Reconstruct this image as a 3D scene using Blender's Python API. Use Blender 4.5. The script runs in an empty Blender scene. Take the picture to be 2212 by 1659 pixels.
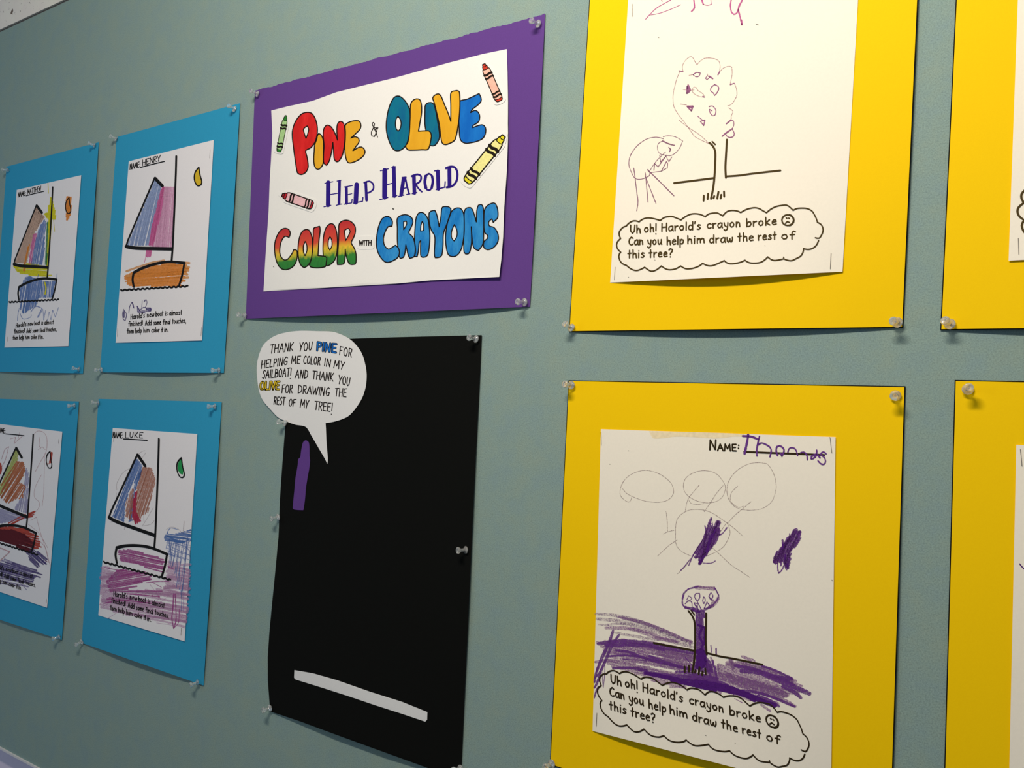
import bpy, bmesh, math, random
from mathutils import Vector, Matrix
from mathutils.geometry import delaunay_2d_cdt
random.seed(7)
sc = bpy.context.scene
COL = sc.collection
W, H = 2212, 1659
# ------------------------------------------------------------------ camera
FOC = 1941.835            # focal length in pixels
D = 0.736                 # distance of the lens from the board
ZC = 1.70                 # height of the lens
RM = ((0.80608942, -0.0145894, 0.59161389), (0.05014856, 0.99778426, -0.04372302), (-0.58966513, 0.06491324, 0.80503497))
cam_data = bpy.data.cameras.new('camera'); cam = bpy.data.objects.new('camera', cam_data); COL.objects.link(cam)
cam_data.sensor_fit = 'HORIZONTAL'; cam_data.sensor_width = 36.0; cam_data.lens = FOC / W * 36.0
cam_data.clip_start = 0.01; cam_data.clip_end = 50
m = Matrix.Identity(4)
for c in range(3):        # board frame (right, up, out of the board) -> (x, z, -y)
    m[0][c] = RM[0][c]; m[1][c] = -RM[2][c]; m[2][c] = RM[1][c]
m[0][3], m[1][3], m[2][3] = 0.0, -D, ZC
cam.matrix_world = m
sc.camera = cam
# ------------------------------------------------------------------ light
world = bpy.data.worlds.new('world'); sc.world = world; world.use_nodes = True
bg = world.node_tree.nodes['Background']
bg.inputs['Color'].default_value = (0.64, 0.82, 1.0, 1); bg.inputs['Strength'].default_value = 0.225
def area(name, loc, target, size, sizey, power, color):
    l = bpy.data.lights.new(name, 'AREA'); l.shape = 'RECTANGLE'; l.size = size; l.size_y = sizey
    l.energy = power; l.color = color
    o = bpy.data.objects.new(name, l); COL.objects.link(o); o.location = loc
    o.rotation_euler = (Vector(target) - Vector(loc)).to_track_quat('-Z', 'Y').to_euler()
    return o
area('ceiling_strip_light', (-0.38, -0.86, ZC + 0.95), (-0.38, 0.0, ZC + 0.1), 0.60, 0.09, 15.4, (1.0, 0.905, 0.77))
area('added_cool_fill', (-2.4, -1.7, ZC + 0.3), (-1.5, 0.0, ZC), 0.8, 0.8, 4.8, (0.62, 0.78, 1.0))  # added cool fill with no known source, brightens the dim left side
sc.view_settings.view_transform = 'Standard'; sc.view_settings.look = 'None'
sc.view_settings.gamma = 1.0; sc.view_settings.use_curve_mapping = False
sc.view_settings.exposure = 0.0
sc.cycles.transparent_max_bounces = 48
sc.cycles.max_bounces = 10; sc.cycles.transmission_bounces = 10

# ------------------------------------------------------------------ pixel of the photograph -> point on the board
def wall(p):
    x, y = (p[0] - W / 2) / FOC, -(p[1] - H / 2) / FOC
    d = [RM[i][0] * x + RM[i][1] * y - RM[i][2] for i in range(3)]
    return (-d[0] / d[2] * D, -d[1] / d[2] * D)
def lift(w, h):           # the point at height h above the board seen at board point w
    k = 1 - h / D
    return Vector((w[0] * k, -h, ZC + w[1] * k))
CR = {'z': (0, 0, 1), 'A': (500, 150, 6.144), 'B': (840, 10, 6.144), 'C': (820, 180, 6.144), 'D': (500, 400, 5.352), 'E': (800, 400, 5.352),
      'S': (530, 700, 6.144), 'T': (560, 890, 6.144), 'K': (540, 1360, 4.254),
      'h': (200, 200, 5.185), 'H': (200, 500, 5.185), 'm': (0, 280, 6.9125), 'M': (0, 500, 5.184), 'f': (0, 840, 5.925), 'F': (0, 1110, 5.72),
      'l': (160, 850, 5.0265), 'L': (160, 1160, 4.879),
      '1': (1340, 0, 5.53), '2': (1340, 100, 5.53), '3': (1340, 280, 5.53), '4': (1300, 420, 7.9), '5': (1560, 420, 7.9),
      'a': (1280, 920, 7.9), 'b': (1520, 920, 7.373), 'c': (1400, 1060, 5.821), 'd': (1270, 1240, 7.9), 'e': (1500, 1300, 7.9),
      'p': (1270, 1430, 7.243), 'q': (1500, 1430, 6.9125), 'r': (2080, 380, 6.38), 's': (2020, 780, 6.911), 't': (2012, 1180, 3.465)}
def px(cr, pts):
    ox, oy, s = CR[cr]
    return [(ox + x / s, oy + y / s) for x, y in pts]
def P(s):                 # 'A:1,2 3,4 B:5,6' -> pixels
    out = []; cr = 'z'
    for tok in s.split():
        if ':' in tok:
            cr, tok = tok.split(':')
        x, y = tok.split(',')
        out += px(cr, [(float(x), float(y))])
    return out
def solve(A, b):          # small linear least squares
    n = len(A[0]); M = [[sum(r[i] * r[j] for r in A) for j in range(n)] + [sum(r[i] * v for r, v in zip(A, b))] for i in range(n)]
    for i in range(n):
        k = max(range(i, n), key=lambda q: abs(M[q][i])); M[i], M[k] = M[k], M[i]
        for r in range(n):
            if r != i:
                f = M[r][i] / M[i][i]; M[r] = [a - f * c for a, c in zip(M[r], M[i])]
    return [M[i][n] / M[i][i] for i in range(n)]
def affine(src, dst):     # board-plane affine map between two copies of one print
    s = [wall(p) for p in src]; d = [wall(p) for p in dst]
    A = [(x, y, 1) for x, y in s]
    cx = solve(A, [p[0] for p in d]); cy = solve(A, [p[1] for p in d])
    return lambda w: (cx[0] * w[0] + cx[1] * w[1] + cx[2], cy[0] * w[0] + cy[1] * w[1] + cy[2])
ident = lambda w: w

# ------------------------------------------------------------------ materials
def lin(c):
    return tuple(((v / 255) / 12.92 if v / 255 <= 0.04045 else ((v / 255 + 0.055) / 1.055) ** 2.4) for v in c)
MATS = {}
def base_mat(name):
    m = bpy.data.materials.new(name); m.use_nodes = True
    nt = m.node_tree; b = nt.nodes['Principled BSDF']
    return m, nt, b
def noise(nt, scale, detail=3, rough=0.55, coord='Object', stretch=None):
    tc = nt.nodes.new('ShaderNodeTexCoord'); n = nt.nodes.new('ShaderNodeTexNoise')
    n.inputs['Scale'].default_value = scale; n.inputs['Detail'].default_value = detail; n.inputs['Roughness'].default_value = rough
    if stretch:
        mp = nt.nodes.new('ShaderNodeMapping'); mp.inputs['Scale'].default_value = stretch[0]; mp.inputs['Rotation'].default_value = stretch[1]
        nt.links.new(tc.outputs[coord], mp.inputs['Vector']); nt.links.new(mp.outputs['Vector'], n.inputs['Vector'])
    else:
        nt.links.new(tc.outputs[coord], n.inputs['Vector'])
    return n
def ramp(nt, src, stops):
    r = nt.nodes.new('ShaderNodeValToRGB'); e = r.color_ramp.elements
    e[0].position, e[0].color = stops[0][0], (*stops[0][1], 1) if len(stops[0][1]) == 3 else stops[0][1]
    e[1].position, e[1].color = stops[-1][0], (*stops[-1][1], 1)
    for p, c in stops[1:-1]:
        q = e.new(p); q.color = (*c, 1)
    nt.links.new(src, r.inputs['Fac']); return r
def bump(nt, b, src, strength, dist):
    bp = nt.nodes.new('ShaderNodeBump'); bp.inputs['Strength'].default_value = strength; bp.inputs['Distance'].default_value = dist
    nt.links.new(src, bp.inputs['Height']); nt.links.new(bp.outputs['Normal'], b.inputs['Normal'])
def paper(name, rgb, var=0.05, rough=0.85, grain=900, bstr=0.25):
    if name in MATS: return MATS[name]
    m, nt, b = base_mat(name); c = lin(rgb)
    n = noise(nt, grain, 4, 0.7)
    r = ramp(nt, n.outputs['Fac'], [(0.25, tuple(v * (1 - var) for v in c)), (0.75, tuple(min(1, v * (1 + var)) for v in c))])
    nt.links.new(r.outputs['Color'], b.inputs['Base Color']); b.inputs['Roughness'].default_value = rough
    b.inputs['Specular IOR Level'].default_value = 0.12
    bump(nt, b, n.outputs['Fac'], bstr, 0.00012)
    MATS[name] = m; return m
def ink(name, rgb, rough=0.6, spec=0.1):
    if name in MATS: return MATS[name]
    m, nt, b = base_mat(name); c = lin(rgb)
    n = noise(nt, 300, 2)
    r = ramp(nt, n.outputs['Fac'], [(0.3, tuple(v * 0.92 for v in c)), (0.7, tuple(min(1, v * 1.08) for v in c))])
    nt.links.new(r.outputs['Color'], b.inputs['Base Color'])
    b.inputs['Roughness'].default_value = rough; b.inputs['Specular IOR Level'].default_value = spec
    MATS[name] = m; return m
def wax(name, rgb, cover=0.7, grain=1400, soft=0.25):
    """crayon: patchy pigment that lets the paper show through its grain"""
    if name in MATS: return MATS[name]
    m, nt, b = base_mat(name); c = lin(rgb)
    n = noise(nt, grain, 3, 0.75)
    t = 0.5 + (0.5 - cover) * 0.55
    r = ramp(nt, n.outputs['Fac'], [(max(0, t - soft * 0.5), (0, 0, 0)), (min(1, t + soft * 0.5), (1, 1, 1))])
    n2 = noise(nt, 350, 2)
    r2 = ramp(nt, n2.outputs['Fac'], [(0.3, tuple(v * 0.9 for v in c)), (0.7, tuple(min(1, v * 1.12) for v in c))])
    nt.links.new(r2.outputs['Color'], b.inputs['Base Color'])
    mu = nt.nodes.new('ShaderNodeMath'); mu.operation = 'MULTIPLY_ADD'
    mu.inputs[1].default_value = 0.75; mu.inputs[2].default_value = min(0.25, cover * 0.3)
    nt.links.new(r.outputs['Color'], mu.inputs[0]); nt.links.new(mu.outputs[0], b.inputs['Alpha'])
    b.inputs['Roughness'].default_value = 0.6; b.inputs['Specular IOR Level'].default_value = 0.15
    MATS[name] = m; return m
def marker(name, rgb, rgb2=None, streak=(1, 0)):
    """felt pen fill with faint overlapping streaks"""
    if name in MATS: return MATS[name]
    m, nt, b = base_mat(name); c = lin(rgb); c2 = lin(rgb2) if rgb2 else tuple(min(1, v * 1.3 + 0.01) for v in c)
    n = noise(nt, 60, 5, 0.7, stretch=((1.0, 1.0, 0.35), (0, 0.5, 0)))
    r = ramp(nt, n.outputs['Fac'], [(0.4, c), (0.72, c2)])
    nt.links.new(r.outputs['Color'], b.inputs['Base Color']); b.inputs['Roughness'].default_value = 0.55
    b.inputs['Specular IOR Level'].default_value = 0.2
    MATS[name] = m; return m
def rainbow(name, z0, z1):
    """red to green pencil blend by height on the letter (z0 bottom, z1 top)"""
    m, nt, b = base_mat(name)
    g = nt.nodes.new('ShaderNodeNewGeometry'); s = nt.nodes.new('ShaderNodeSeparateXYZ'); nt.links.new(g.outputs['Position'], s.inputs[0])
    mr = nt.nodes.new('ShaderNodeMapRange'); mr.inputs['From Min'].default_value = z0; mr.inputs['From Max'].default_value = z1
    n = noise(nt, 220, 4, 0.7, stretch=((1, 1, 0.5), (0, 0.9, 0)))
    ad = nt.nodes.new('ShaderNodeMath'); ad.operation = 'MULTIPLY_ADD'; ad.inputs[1].default_value = 0.012; nt.links.new(n.outputs['Fac'], ad.inputs[0])
    nt.links.new(s.outputs['Z'], ad.inputs[2]); nt.links.new(ad.outputs[0], mr.inputs['Value'])
    r = ramp(nt, mr.outputs['Result'], [(0.0, lin((20, 120, 35))), (0.27, lin((40, 135, 35))), (0.36, lin((200, 190, 30))), (0.46, lin((240, 195, 35))),
                                     (0.60, lin((228, 75, 40))), (1.0, lin((200, 25, 30)))])
    mx = nt.nodes.new('ShaderNodeMixRGB'); mx.blend_type = 'MULTIPLY'; mx.inputs['Fac'].default_value = 1
    r2 = ramp(nt, n.outputs['Fac'], [(0.3, (0.75, 0.75, 0.75)), (0.7, (1, 1, 1))])
    nt.links.new(r.outputs['Color'], mx.inputs['Color1']); nt.links.new(r2.outputs['Color'], mx.inputs['Color2'])
    nt.links.new(mx.outputs['Color'], b.inputs['Base Color']); b.inputs['Roughness'].default_value = 0.6
    return m
def board_mat():
    m, nt, b = base_mat('board_fabric')
    n1 = noise(nt, 32, 5, 0.7); n2 = noise(nt, 850, 4, 0.85); n3 = noise(nt, 3000, 1, 0.5)
    r1 = ramp(nt, n1.outputs['Fac'], [(0.36, lin((137, 160, 159))), (0.5, lin((140, 162, 156))), (0.66, lin((144, 163, 153)))])
    r2 = ramp(nt, n2.outputs['Fac'], [(0.3, (0.66, 0.68, 0.69)), (0.5, (1, 1, 1)), (0.72, (1.28, 1.27, 1.26))])
    mx = nt.nodes.new('ShaderNodeMixRGB'); mx.blend_type = 'MULTIPLY'; mx.inputs['Fac'].default_value = 1
    nt.links.new(r1.outputs['Color'], mx.inputs['Color1']); nt.links.new(r2.outputs['Color'], mx.inputs['Color2'])
    nt.links.new(mx.outputs['Color'], b.inputs['Base Color'])
    b.inputs['Roughness'].default_value = 0.95; b.inputs['Specular IOR Level'].default_value = 0.1
    bump(nt, b, n2.outputs['Fac'], 0.4, 0.0004)
    return m
def plain(name, rgb, rough=0.6, metal=0.0, spec=0.3):
    if name in MATS: return MATS[name]
    m, nt, b = base_mat(name)
    n = noise(nt, 80, 3); c = lin(rgb)
    r = ramp(nt, n.outputs['Fac'], [(0.3, tuple(v * 0.93 for v in c)), (0.7, tuple(min(1, v * 1.05) for v in c))])
    nt.links.new(r.outputs['Color'], b.inputs['Base Color'])
    b.inputs['Roughness'].default_value = rough; b.inputs['Metallic'].default_value = metal; b.inputs['Specular IOR Level'].default_value = spec
    MATS[name] = m; return m

# ------------------------------------------------------------------ objects
def tag(o, label=None, cat=None, group=None, kind=None):
    if label: o['label'] = label
    if cat: o['category'] = cat
    if group: o['group'] = group
    if kind: o['kind'] = kind
    return o
def empty(name, loc, label, cat, group=None):
    o = bpy.data.objects.new(name, None); COL.objects.link(o); o.location = loc; o.empty_display_size = 0.02
    return tag(o, label, cat, group)
class MB:
    def __init__(s): s.v = []; s.f = []; s.m = []
    def add(s, vs, fs, mi=0):
        n = len(s.v); s.v += [tuple(v) for v in vs]; s.f += [tuple(i + n for i in f) for f in fs]; s.m += [mi] * len(fs)
    def build(s, name, mats, parent=None, smooth=False):
        base = Vector((0, 0, 0)); q = parent
        while q is not None:
            base += Vector(q.location); q = q.parent
        me = bpy.data.meshes.new(name); me.from_pydata([tuple(Vector(v) - base) for v in s.v], [], s.f)
        for mt in (mats if isinstance(mats, (list, tuple)) else [mats]): me.materials.append(mt)
        for p, mi in zip(me.polygons, s.m):
            p.material_index = mi; p.use_smooth = smooth
        me.update(); o = bpy.data.objects.new(name, me); COL.objects.link(o)
        if parent: o.parent = parent
        return o
def cat_rom(pts, closed=False, step=3.0):
    """smooth a traced line but keep its sharp corners"""
    n = len(pts)
    if n < 3: return list(pts)
    out = []
    def sharp(i):
        a, b, c = pts[(i - 1) % n], pts[i], pts[(i + 1) % n]
        u = (b[0] - a[0], b[1] - a[1]); v = (c[0] - b[0], c[1] - b[1]); lu = math.hypot(*u) or 1e-9; lv = math.hypot(*v) or 1e-9
        return (u[0] * v[0] + u[1] * v[1]) / lu / lv < 0.25
    rng = range(n if closed else n - 1)
    for i in rng:
        p1, p2 = pts[i], pts[(i + 1) % n]
        p0 = pts[(i - 1) % n] if (closed or i > 0) else p1
        p3 = pts[(i + 2) % n] if (closed or i < n - 2) else p2
        if (closed or i > 0) and sharp(i): p0 = p1
        if (closed or i < n - 2) and sharp((i + 1) % n): p3 = p2
        L = math.hypot(p2[0] - p1[0], p2[1] - p1[1]); k = max(1, min(14, int(L / step)))
        for j in range(k):
            t = j / k; t2 = t * t; t3 = t2 * t
            out.append(tuple(0.5 * (2 * p1[q] + (p2[q] - p0[q]) * t + (2 * p0[q] - 5 * p1[q] + 4 * p2[q] - p3[q]) * t2 + (3 * p1[q] - p0[q] - 3 * p2[q] + p3[q]) * t3) for q in (0, 1)))
    if not closed: out.append(tuple(pts[-1]))
    return out
def ribbon(mb, pts, wd, surf, off=0.0002, mp=ident, mi=0, smooth=True, closed=False, jit=0.0, taper=0.0):
    """a pen stroke of width wd (px) lying on a sheet; surf(board point) -> height"""
    if smooth: pts = cat_rom(pts, closed)
    if closed: pts = list(pts) + [pts[0], pts[1]]
    q = [pts[0]]
    for p in pts[1:]:
        if math.hypot(p[0] - q[-1][0], p[1] - q[-1][1]) > 0.35: q.append(p)
    if len(q) == 1: q.append((q[0][0] + 0.3, q[0][1]))
    pts = q; n = len(pts)
    def emit(loop, faces):
        vs = []
        for p in loop:
            w = mp(wall(p)); vs.append(lift(w, surf(w) + off))
        mb.add(vs, faces, mi)
    def cap(p, r, d):
        a0 = math.atan2(d[1], d[0])
        emit([p] + [(p[0] + r * math.cos(a0 - math.pi / 2 + math.pi * k / 4), p[1] + r * math.sin(a0 - math.pi / 2 + math.pi * k / 4)) for k in range(5)],
             [(0, k + 2, k + 1) for k in range(4)])
    dirs = []
    for i in range(n - 1):
        dx, dy = pts[i + 1][0] - pts[i][0], pts[i + 1][1] - pts[i][1]; L = math.hypot(dx, dy); dirs.append((dx / L, dy / L))
    rad = []
    for i in range(n):
        t = i / (n - 1); r = wd / 2 * (1 + jit * random.uniform(-1, 1))
        if taper: r *= 1 - taper * abs(2 * t - 1) ** 3
        rad.append(r)
    segs = []; cur = [0]
    for i in range(1, n):
        cur.append(i)
        if i < n - 1 and dirs[i - 1][0] * dirs[i][0] + dirs[i - 1][1] * dirs[i][1] < 0.5:
            segs.append(cur); cur = [i]
    segs.append(cur)
    for s in segs:
        if len(s) < 2: continue
        loop = []
        for k, i in enumerate(s):
            if k == 0: d = dirs[i]
            elif k == len(s) - 1: d = dirs[i - 1]
            else:
                d = (dirs[i - 1][0] + dirs[i][0], dirs[i - 1][1] + dirs[i][1]); L = math.hypot(*d); d = (d[0] / L, d[1] / L)
            r = rad[i]; loop += [(pts[i][0] - d[1] * r, pts[i][1] + d[0] * r), (pts[i][0] + d[1] * r, pts[i][1] - d[0] * r)]
        emit(loop, [(2 * k, 2 * k + 1, 2 * k + 3, 2 * k + 2) for k in range(len(s) - 1)])
        d = dirs[s[0]]; cap(pts[s[0]], rad[s[0]], (-d[0], -d[1])); d = dirs[s[-1] - 1]; cap(pts[s[-1]], rad[s[-1]], d)
def inside(p, poly):
    c = False; j = len(poly) - 1
    for i in range(len(poly)):
        a, b = poly[i], poly[j]
        if (a[1] > p[1]) != (b[1] > p[1]) and p[0] < (b[0] - a[0]) * (p[1] - a[1]) / (b[1] - a[1]) + a[0]: c = not c
        j = i
    return c
def tri(polys, step):
    """triangulate board-plane polygons (first outer, rest holes) with inner points every step metres"""
    vs, ed = [], []
    for pl in polys:
        n = len(vs); k = len(pl); vs += pl; ed += [(n + i, n + (i + 1) % k) for i in range(k)]
    xs = [p[0] for p in polys[0]]; ys = [p[1] for p in polys[0]]
    if step:
        x = min(xs) + step * 0.37
        while x < max(xs):
            y = min(ys) + step * 0.41
            while y < max(ys):
                if inside((x, y), polys[0]) and not any(inside((x, y), h) for h in polys[1:]): vs.append((x + random.uniform(-1, 1) * step * 0.02, y))
                y += step
            x += step
    r = delaunay_2d_cdt([Vector(v) for v in vs], ed, [], 1, 1e-7)
    V = [tuple(v) for v in r[0]]; F = []
    for f in r[2]:
        c = (sum(V[i][0] for i in f) / len(f), sum(V[i][1] for i in f) / len(f))
        if inside(c, polys[0]) and not any(inside(c, h) for h in polys[1:]):
            a, b, d = (V[i] for i in f[:3])
            F.append(tuple(f) if (b[0] - a[0]) * (d[1] - a[1]) - (b[1] - a[1]) * (d[0] - a[0]) > 0 else tuple(reversed(f)))
    return V, F
def fill(mb, outer, surf, off=0.0001, holes=(), mp=ident, mi=0, smooth=True, step=0.009, thick=0.0, edge_mi=None):
    """a flat area (ink, or with thick a cut piece of paper) lying on a sheet"""
    def prep(pl):
        pl = cat_rom(pl, True) if smooth else pl
        return [mp(wall(p)) for p in pl]
    polys = [prep(outer)] + [prep(h) for h in holes]
    V, F = tri(polys, step)
    mb.add([lift(v, surf(v) + off) for v in V], F, mi)
    if thick:
        mb.add([lift(v, surf(v) + off - thick) for v in V], [tuple(reversed(f)) for f in F], mi)
        for pl in polys:
            k = len(pl); top = [lift(v, surf(v) + off) for v in pl]; bot = [lift(v, surf(v) + off - thick) for v in pl]
            mb.add(top + bot, [(i, (i + 1) % k, k + (i + 1) % k, k + i) for i in range(k)], mi if edge_mi is None else edge_mi)

# stroke alphabet: width | strokes; ~ marks a smooth stroke
G = {'a': '50|~45,52 30,62 10,50 5,25 15,2 32,5 44,30;45,60 44,20 50,0', 'b': '48|5,100 7,0;~7,30 20,58 38,55 45,30 35,5 20,0 7,8', 'c': '44|~42,50 28,60 10,48 5,25 15,3 30,0 42,10',
 'd': '50|~44,35 35,58 18,60 5,35 10,8 25,0 44,18;45,100 45,0', 'e': '46|~8,32 40,38 38,55 22,62 8,45 6,20 18,2 42,8', 'f': '38|~40,92 28,100 18,85 17,40 17,0;3,55 35,58',
 'h': '46|5,100 7,0;~7,35 20,58 35,50 38,25 40,0', 'i': '16|8,60 8,0;8,84 9,86', 'k': '46|5,100 7,0;38,66 9,30 42,2', 'l': '16|8,100 8,0', 'm': '74|6,60 7,0;~7,35 20,58 32,50 34,5;~34,35 48,58 62,50 66,2',
 'n': '46|6,60 7,0;~7,35 20,58 35,50 40,2', 'o': '50|~24,60 8,48 5,25 18,2 36,8 43,32 36,54 24,60', 'p': '48|6,60 8,-38;~8,40 22,60 40,50 42,25 28,2 9,10', 'r': '38|6,60 8,0;~8,35 18,55 34,58',
 's': '42|~36,54 20,60 10,46 24,32 36,18 24,2 6,6', 't': '38|18,95 18,0;2,56 34,60', 'u': '50|~6,60 8,20 18,2 34,10 42,35;42,60 42,15 47,0', 'w': '64|~5,60 8,15 20,2 30,28 34,42;~34,42 38,6 50,4 58,30 57,60',
 'y': '48|6,60 12,25 28,10;~42,60 40,10 35,-25 18,-38 6,-25', "'": '14|8,100 5,78', ',': '14|8,5 4,-18', '.': '12|6,2 7,3', '!': '16|8,100 8,12;8,-30 9,-28', '?': '46|~5,85 20,100 40,90 38,65 22,45 20,25;20,-3 21,-1',
 ':': '16|6,12 7,14;6,58 7,60', 'A': '60|0,0 28,100 58,0;10,38 50,38', 'B': '52|5,100 6,0;~5,100 38,95 40,60 8,52;~8,52 46,45 46,10 5,0', 'C': '54|~50,85 32,100 10,75 5,45 15,10 35,0 52,12',
 'D': '54|5,100 6,0;~5,100 40,85 50,50 38,12 6,0', 'E': '48|45,100 5,98 6,2 46,0;6,52 38,54', 'F': '46|45,100 6,98 6,0;6,54 36,55', 'G': '56|~50,88 30,100 8,70 6,30 22,2 45,8 50,40;50,42 28,42',
 'H': '56|5,100 5,0;50,100 50,0;5,50 50,52', 'I': '14|7,100 6,0', 'K': '50|5,100 6,0;45,100 8,45 48,0', 'L': '44|5,100 6,0 42,2', 'M': '72|4,0 10,100 35,30 58,100 66,0', 'N': '56|5,0 8,100 46,2 50,100',
 'O': '58|~28,100 8,80 4,45 16,5 38,3 52,40 46,80 28,100', 'P': '46|5,100 6,0;~5,98 38,95 42,65 30,48 6,45', 'R': '50|5,100 6,0;~5,98 38,95 42,68 30,50 6,47;18,48 46,0', 'S': '48|~44,88 26,100 8,82 22,58 42,40 40,10 20,0 4,12',
 'T': '50|0,98 50,100;25,98 24,0', 'U': '54|~5,100 7,25 24,0 42,20 48,100', 'V': '48|0,100 24,0 46,100', 'W': '76|0,100 16,0 36,80 54,0 72,100', 'Y': '50|0,100 24,45;48,100 24,45 16,0'}
def text(mb, word, x0, y0, x1, y1, up, wd, surf, off=0.0002, mp=ident, mi=0, cr='z', wob=0.0):
    (x0, y0), (x1, y1) = px(cr, [(x0, y0), (x1, y1)]); s = CR[cr][2]; up = (up[0] / s, up[1] / s)
    gap = 10; tot = sum(float(G[c].split('|')[0]) for c in word) + gap * (len(word) - 1)
    e = ((x1 - x0) / tot, (y1 - y0) / tot); cx = 0
    for c in word:
        w, st = G[c].split('|')
        for k in st.split(';'):
            sm = k[0] == '~'; pts = [tuple(map(float, q.split(','))) for q in k.lstrip('~').split()]
            r = [(x0 + e[0] * (cx + a + random.uniform(-wob, wob)) + up[0] * b / 100, y0 + e[1] * (cx + a) + up[1] * (b + random.uniform(-wob, wob)) / 100) for a, b in pts]
            ribbon(mb, r, wd, surf, off, mp, mi, smooth=sm)
        cx += float(w) + gap
def hatch(mb, poly, ang, gap, wd, surf, off=0.00012, mp=ident, mi=0, jit=0.5, over=0.0, amp=0.0):
    """back and forth crayon strokes filling a pixel polygon at angle ang (degrees)"""
    ca, sa = math.cos(math.radians(ang)), math.sin(math.radians(ang))
    R = [(x * ca + y * sa, -x * sa + y * ca) for x, y in poly]
    y = min(p[1] for p in R) + gap * 0.3; ymax = max(p[1] for p in R); k = 0
    while y < ymax:
        xs = []
        for i in range(len(R)):
            a, b = R[i], R[(i + 1) % len(R)]
            if (a[1] > y) != (b[1] > y): xs.append(a[0] + (y - a[1]) / (b[1] - a[1]) * (b[0] - a[0]))
        xs.sort()
        for j in range(0, len(xs) - 1, 2):
            u0, u1 = xs[j] - over * random.random(), xs[j + 1] + over * random.random()
            if u1 - u0 < wd * 0.5: continue
            n = max(2, int((u1 - u0) / 25)); dy = random.uniform(-jit, jit) * gap
            pts = [(u0 + (u1 - u0) * i / n, y + dy * i / n + amp * math.sin(3 * i / n + k)) for i in range(n + 1)]
            ribbon(mb, [(a * ca - b * sa, a * sa + b * ca) for a, b in pts], wd * random.uniform(0.75, 1.2), surf, off, mp, mi, jit=0.18)
        y += gap * random.uniform(0.75, 1.25); k += 1

# ------------------------------------------------------------------ the setting
def box(mb, x0, x1, y0, y1, z0, z1, mi=0):
    mb.add([(x, y, z) for x in (x0, x1) for y in (y0, y1) for z in (z0, z1)],
           [(0, 1, 3, 2), (4, 6, 7, 5), (0, 4, 5, 1), (2, 3, 7, 6), (0, 2, 6, 4), (1, 5, 7, 3)], mi)
ZTOP, ZBOT = ZC + 0.677, ZC - 0.575
mb = MB(); box(mb, -3.2, 2.2, 0.016, 0.12, 0.0, ZTOP + 0.50)
tag(mb.build('wall_back', paper('painted_wall', (232, 220, 240), 0.03, 0.8, 120, 0.3)), kind='structure')
# floor
mb = MB(); box(mb, -3.2, 2.2, -3.2, 0.12, -0.06, 0.0)
tag(mb.build('floor', plain('floor_tile', (120, 116, 108), 0.6)), kind='structure')
# speckled plaster above the board, and the ceiling over it
def plaster_mat():
    m, nt, b = base_mat('speckled_plaster')
    n1 = noise(nt, 150, 5, 0.75); n2 = noise(nt, 34, 3, 0.6); n3 = noise(nt, 12, 3, 0.6)
    r1 = ramp(nt, n1.outputs['Fac'], [(0.35, (0.12, 0.10, 0.09)), (0.37, (1, 1, 1)), (1.0, (1, 1, 1))])
    r4 = ramp(nt, n2.outputs['Fac'], [(0.345, (0.20, 0.16, 0.14)), (0.355, (1, 1, 1)), (1.0, (1, 1, 1))])
    r2 = ramp(nt, n3.outputs['Fac'], [(0.3, lin((238, 226, 220))), (0.7, lin((244, 240, 226)))])
    mx = nt.nodes.new('ShaderNodeMixRGB'); mx.blend_type = 'MULTIPLY'; mx.inputs['Fac'].default_value = 1
    nt.links.new(r2.outputs['Color'], mx.inputs['Color1']); nt.links.new(r1.outputs['Color'], mx.inputs['Color2'])
    my = nt.nodes.new('ShaderNodeMixRGB'); my.blend_type = 'MULTIPLY'; my.inputs['Fac'].default_value = 1
    nt.links.new(mx.outputs['Color'], my.inputs['Color1']); nt.links.new(r4.outputs['Color'], my.inputs['Color2'])
    nt.links.new(my.outputs['Color'], b.inputs['Base Color']); b.inputs['Roughness'].default_value = 0.95
    bump(nt, b, n2.outputs['Fac'], 0.4, 0.002)
    return m
mb = MB(); box(mb, -3.2, 2.2, 0.0, 0.016, ZTOP + 0.001, ZTOP + 0.50)
tag(mb.build('wall_upper', plaster_mat()), kind='structure')
mb = MB(); box(mb, -3.2, 2.2, 0.003, 0.016, ZTOP - 0.004, ZTOP + 0.001)  # shade of the seam above the board, put into a grey strip
tag(mb.build('seam_shadow_strip', plain('seam_shadow_grey', (95, 88, 84), 0.8)), kind='structure')
mb = MB(); box(mb, -3.2, 2.2, -3.2, 0.12, ZTOP + 0.50, ZTOP + 0.56)
tag(mb.build('ceiling', plain('ceiling_paint', (225, 222, 214), 0.9)), kind='structure')
# thin pale trim where the board meets the wall below
mb = MB(); box(mb, -3.1, 1.6, -0.0025, 0.016, ZBOT - 0.003, ZBOT)
tag(mb.build('trim_1', plain('trim_paint', (225, 222, 222), 0.5)), kind='structure')
mb = MB(); box(mb, -3.1, 1.6, 0.0, 0.0155, ZBOT, ZTOP - 0.0040)
tag(mb.build('pinboard', board_mat()), 'long grey-green fabric pinboard running under the ceiling behind all the sheets', 'pinboard')

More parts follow.
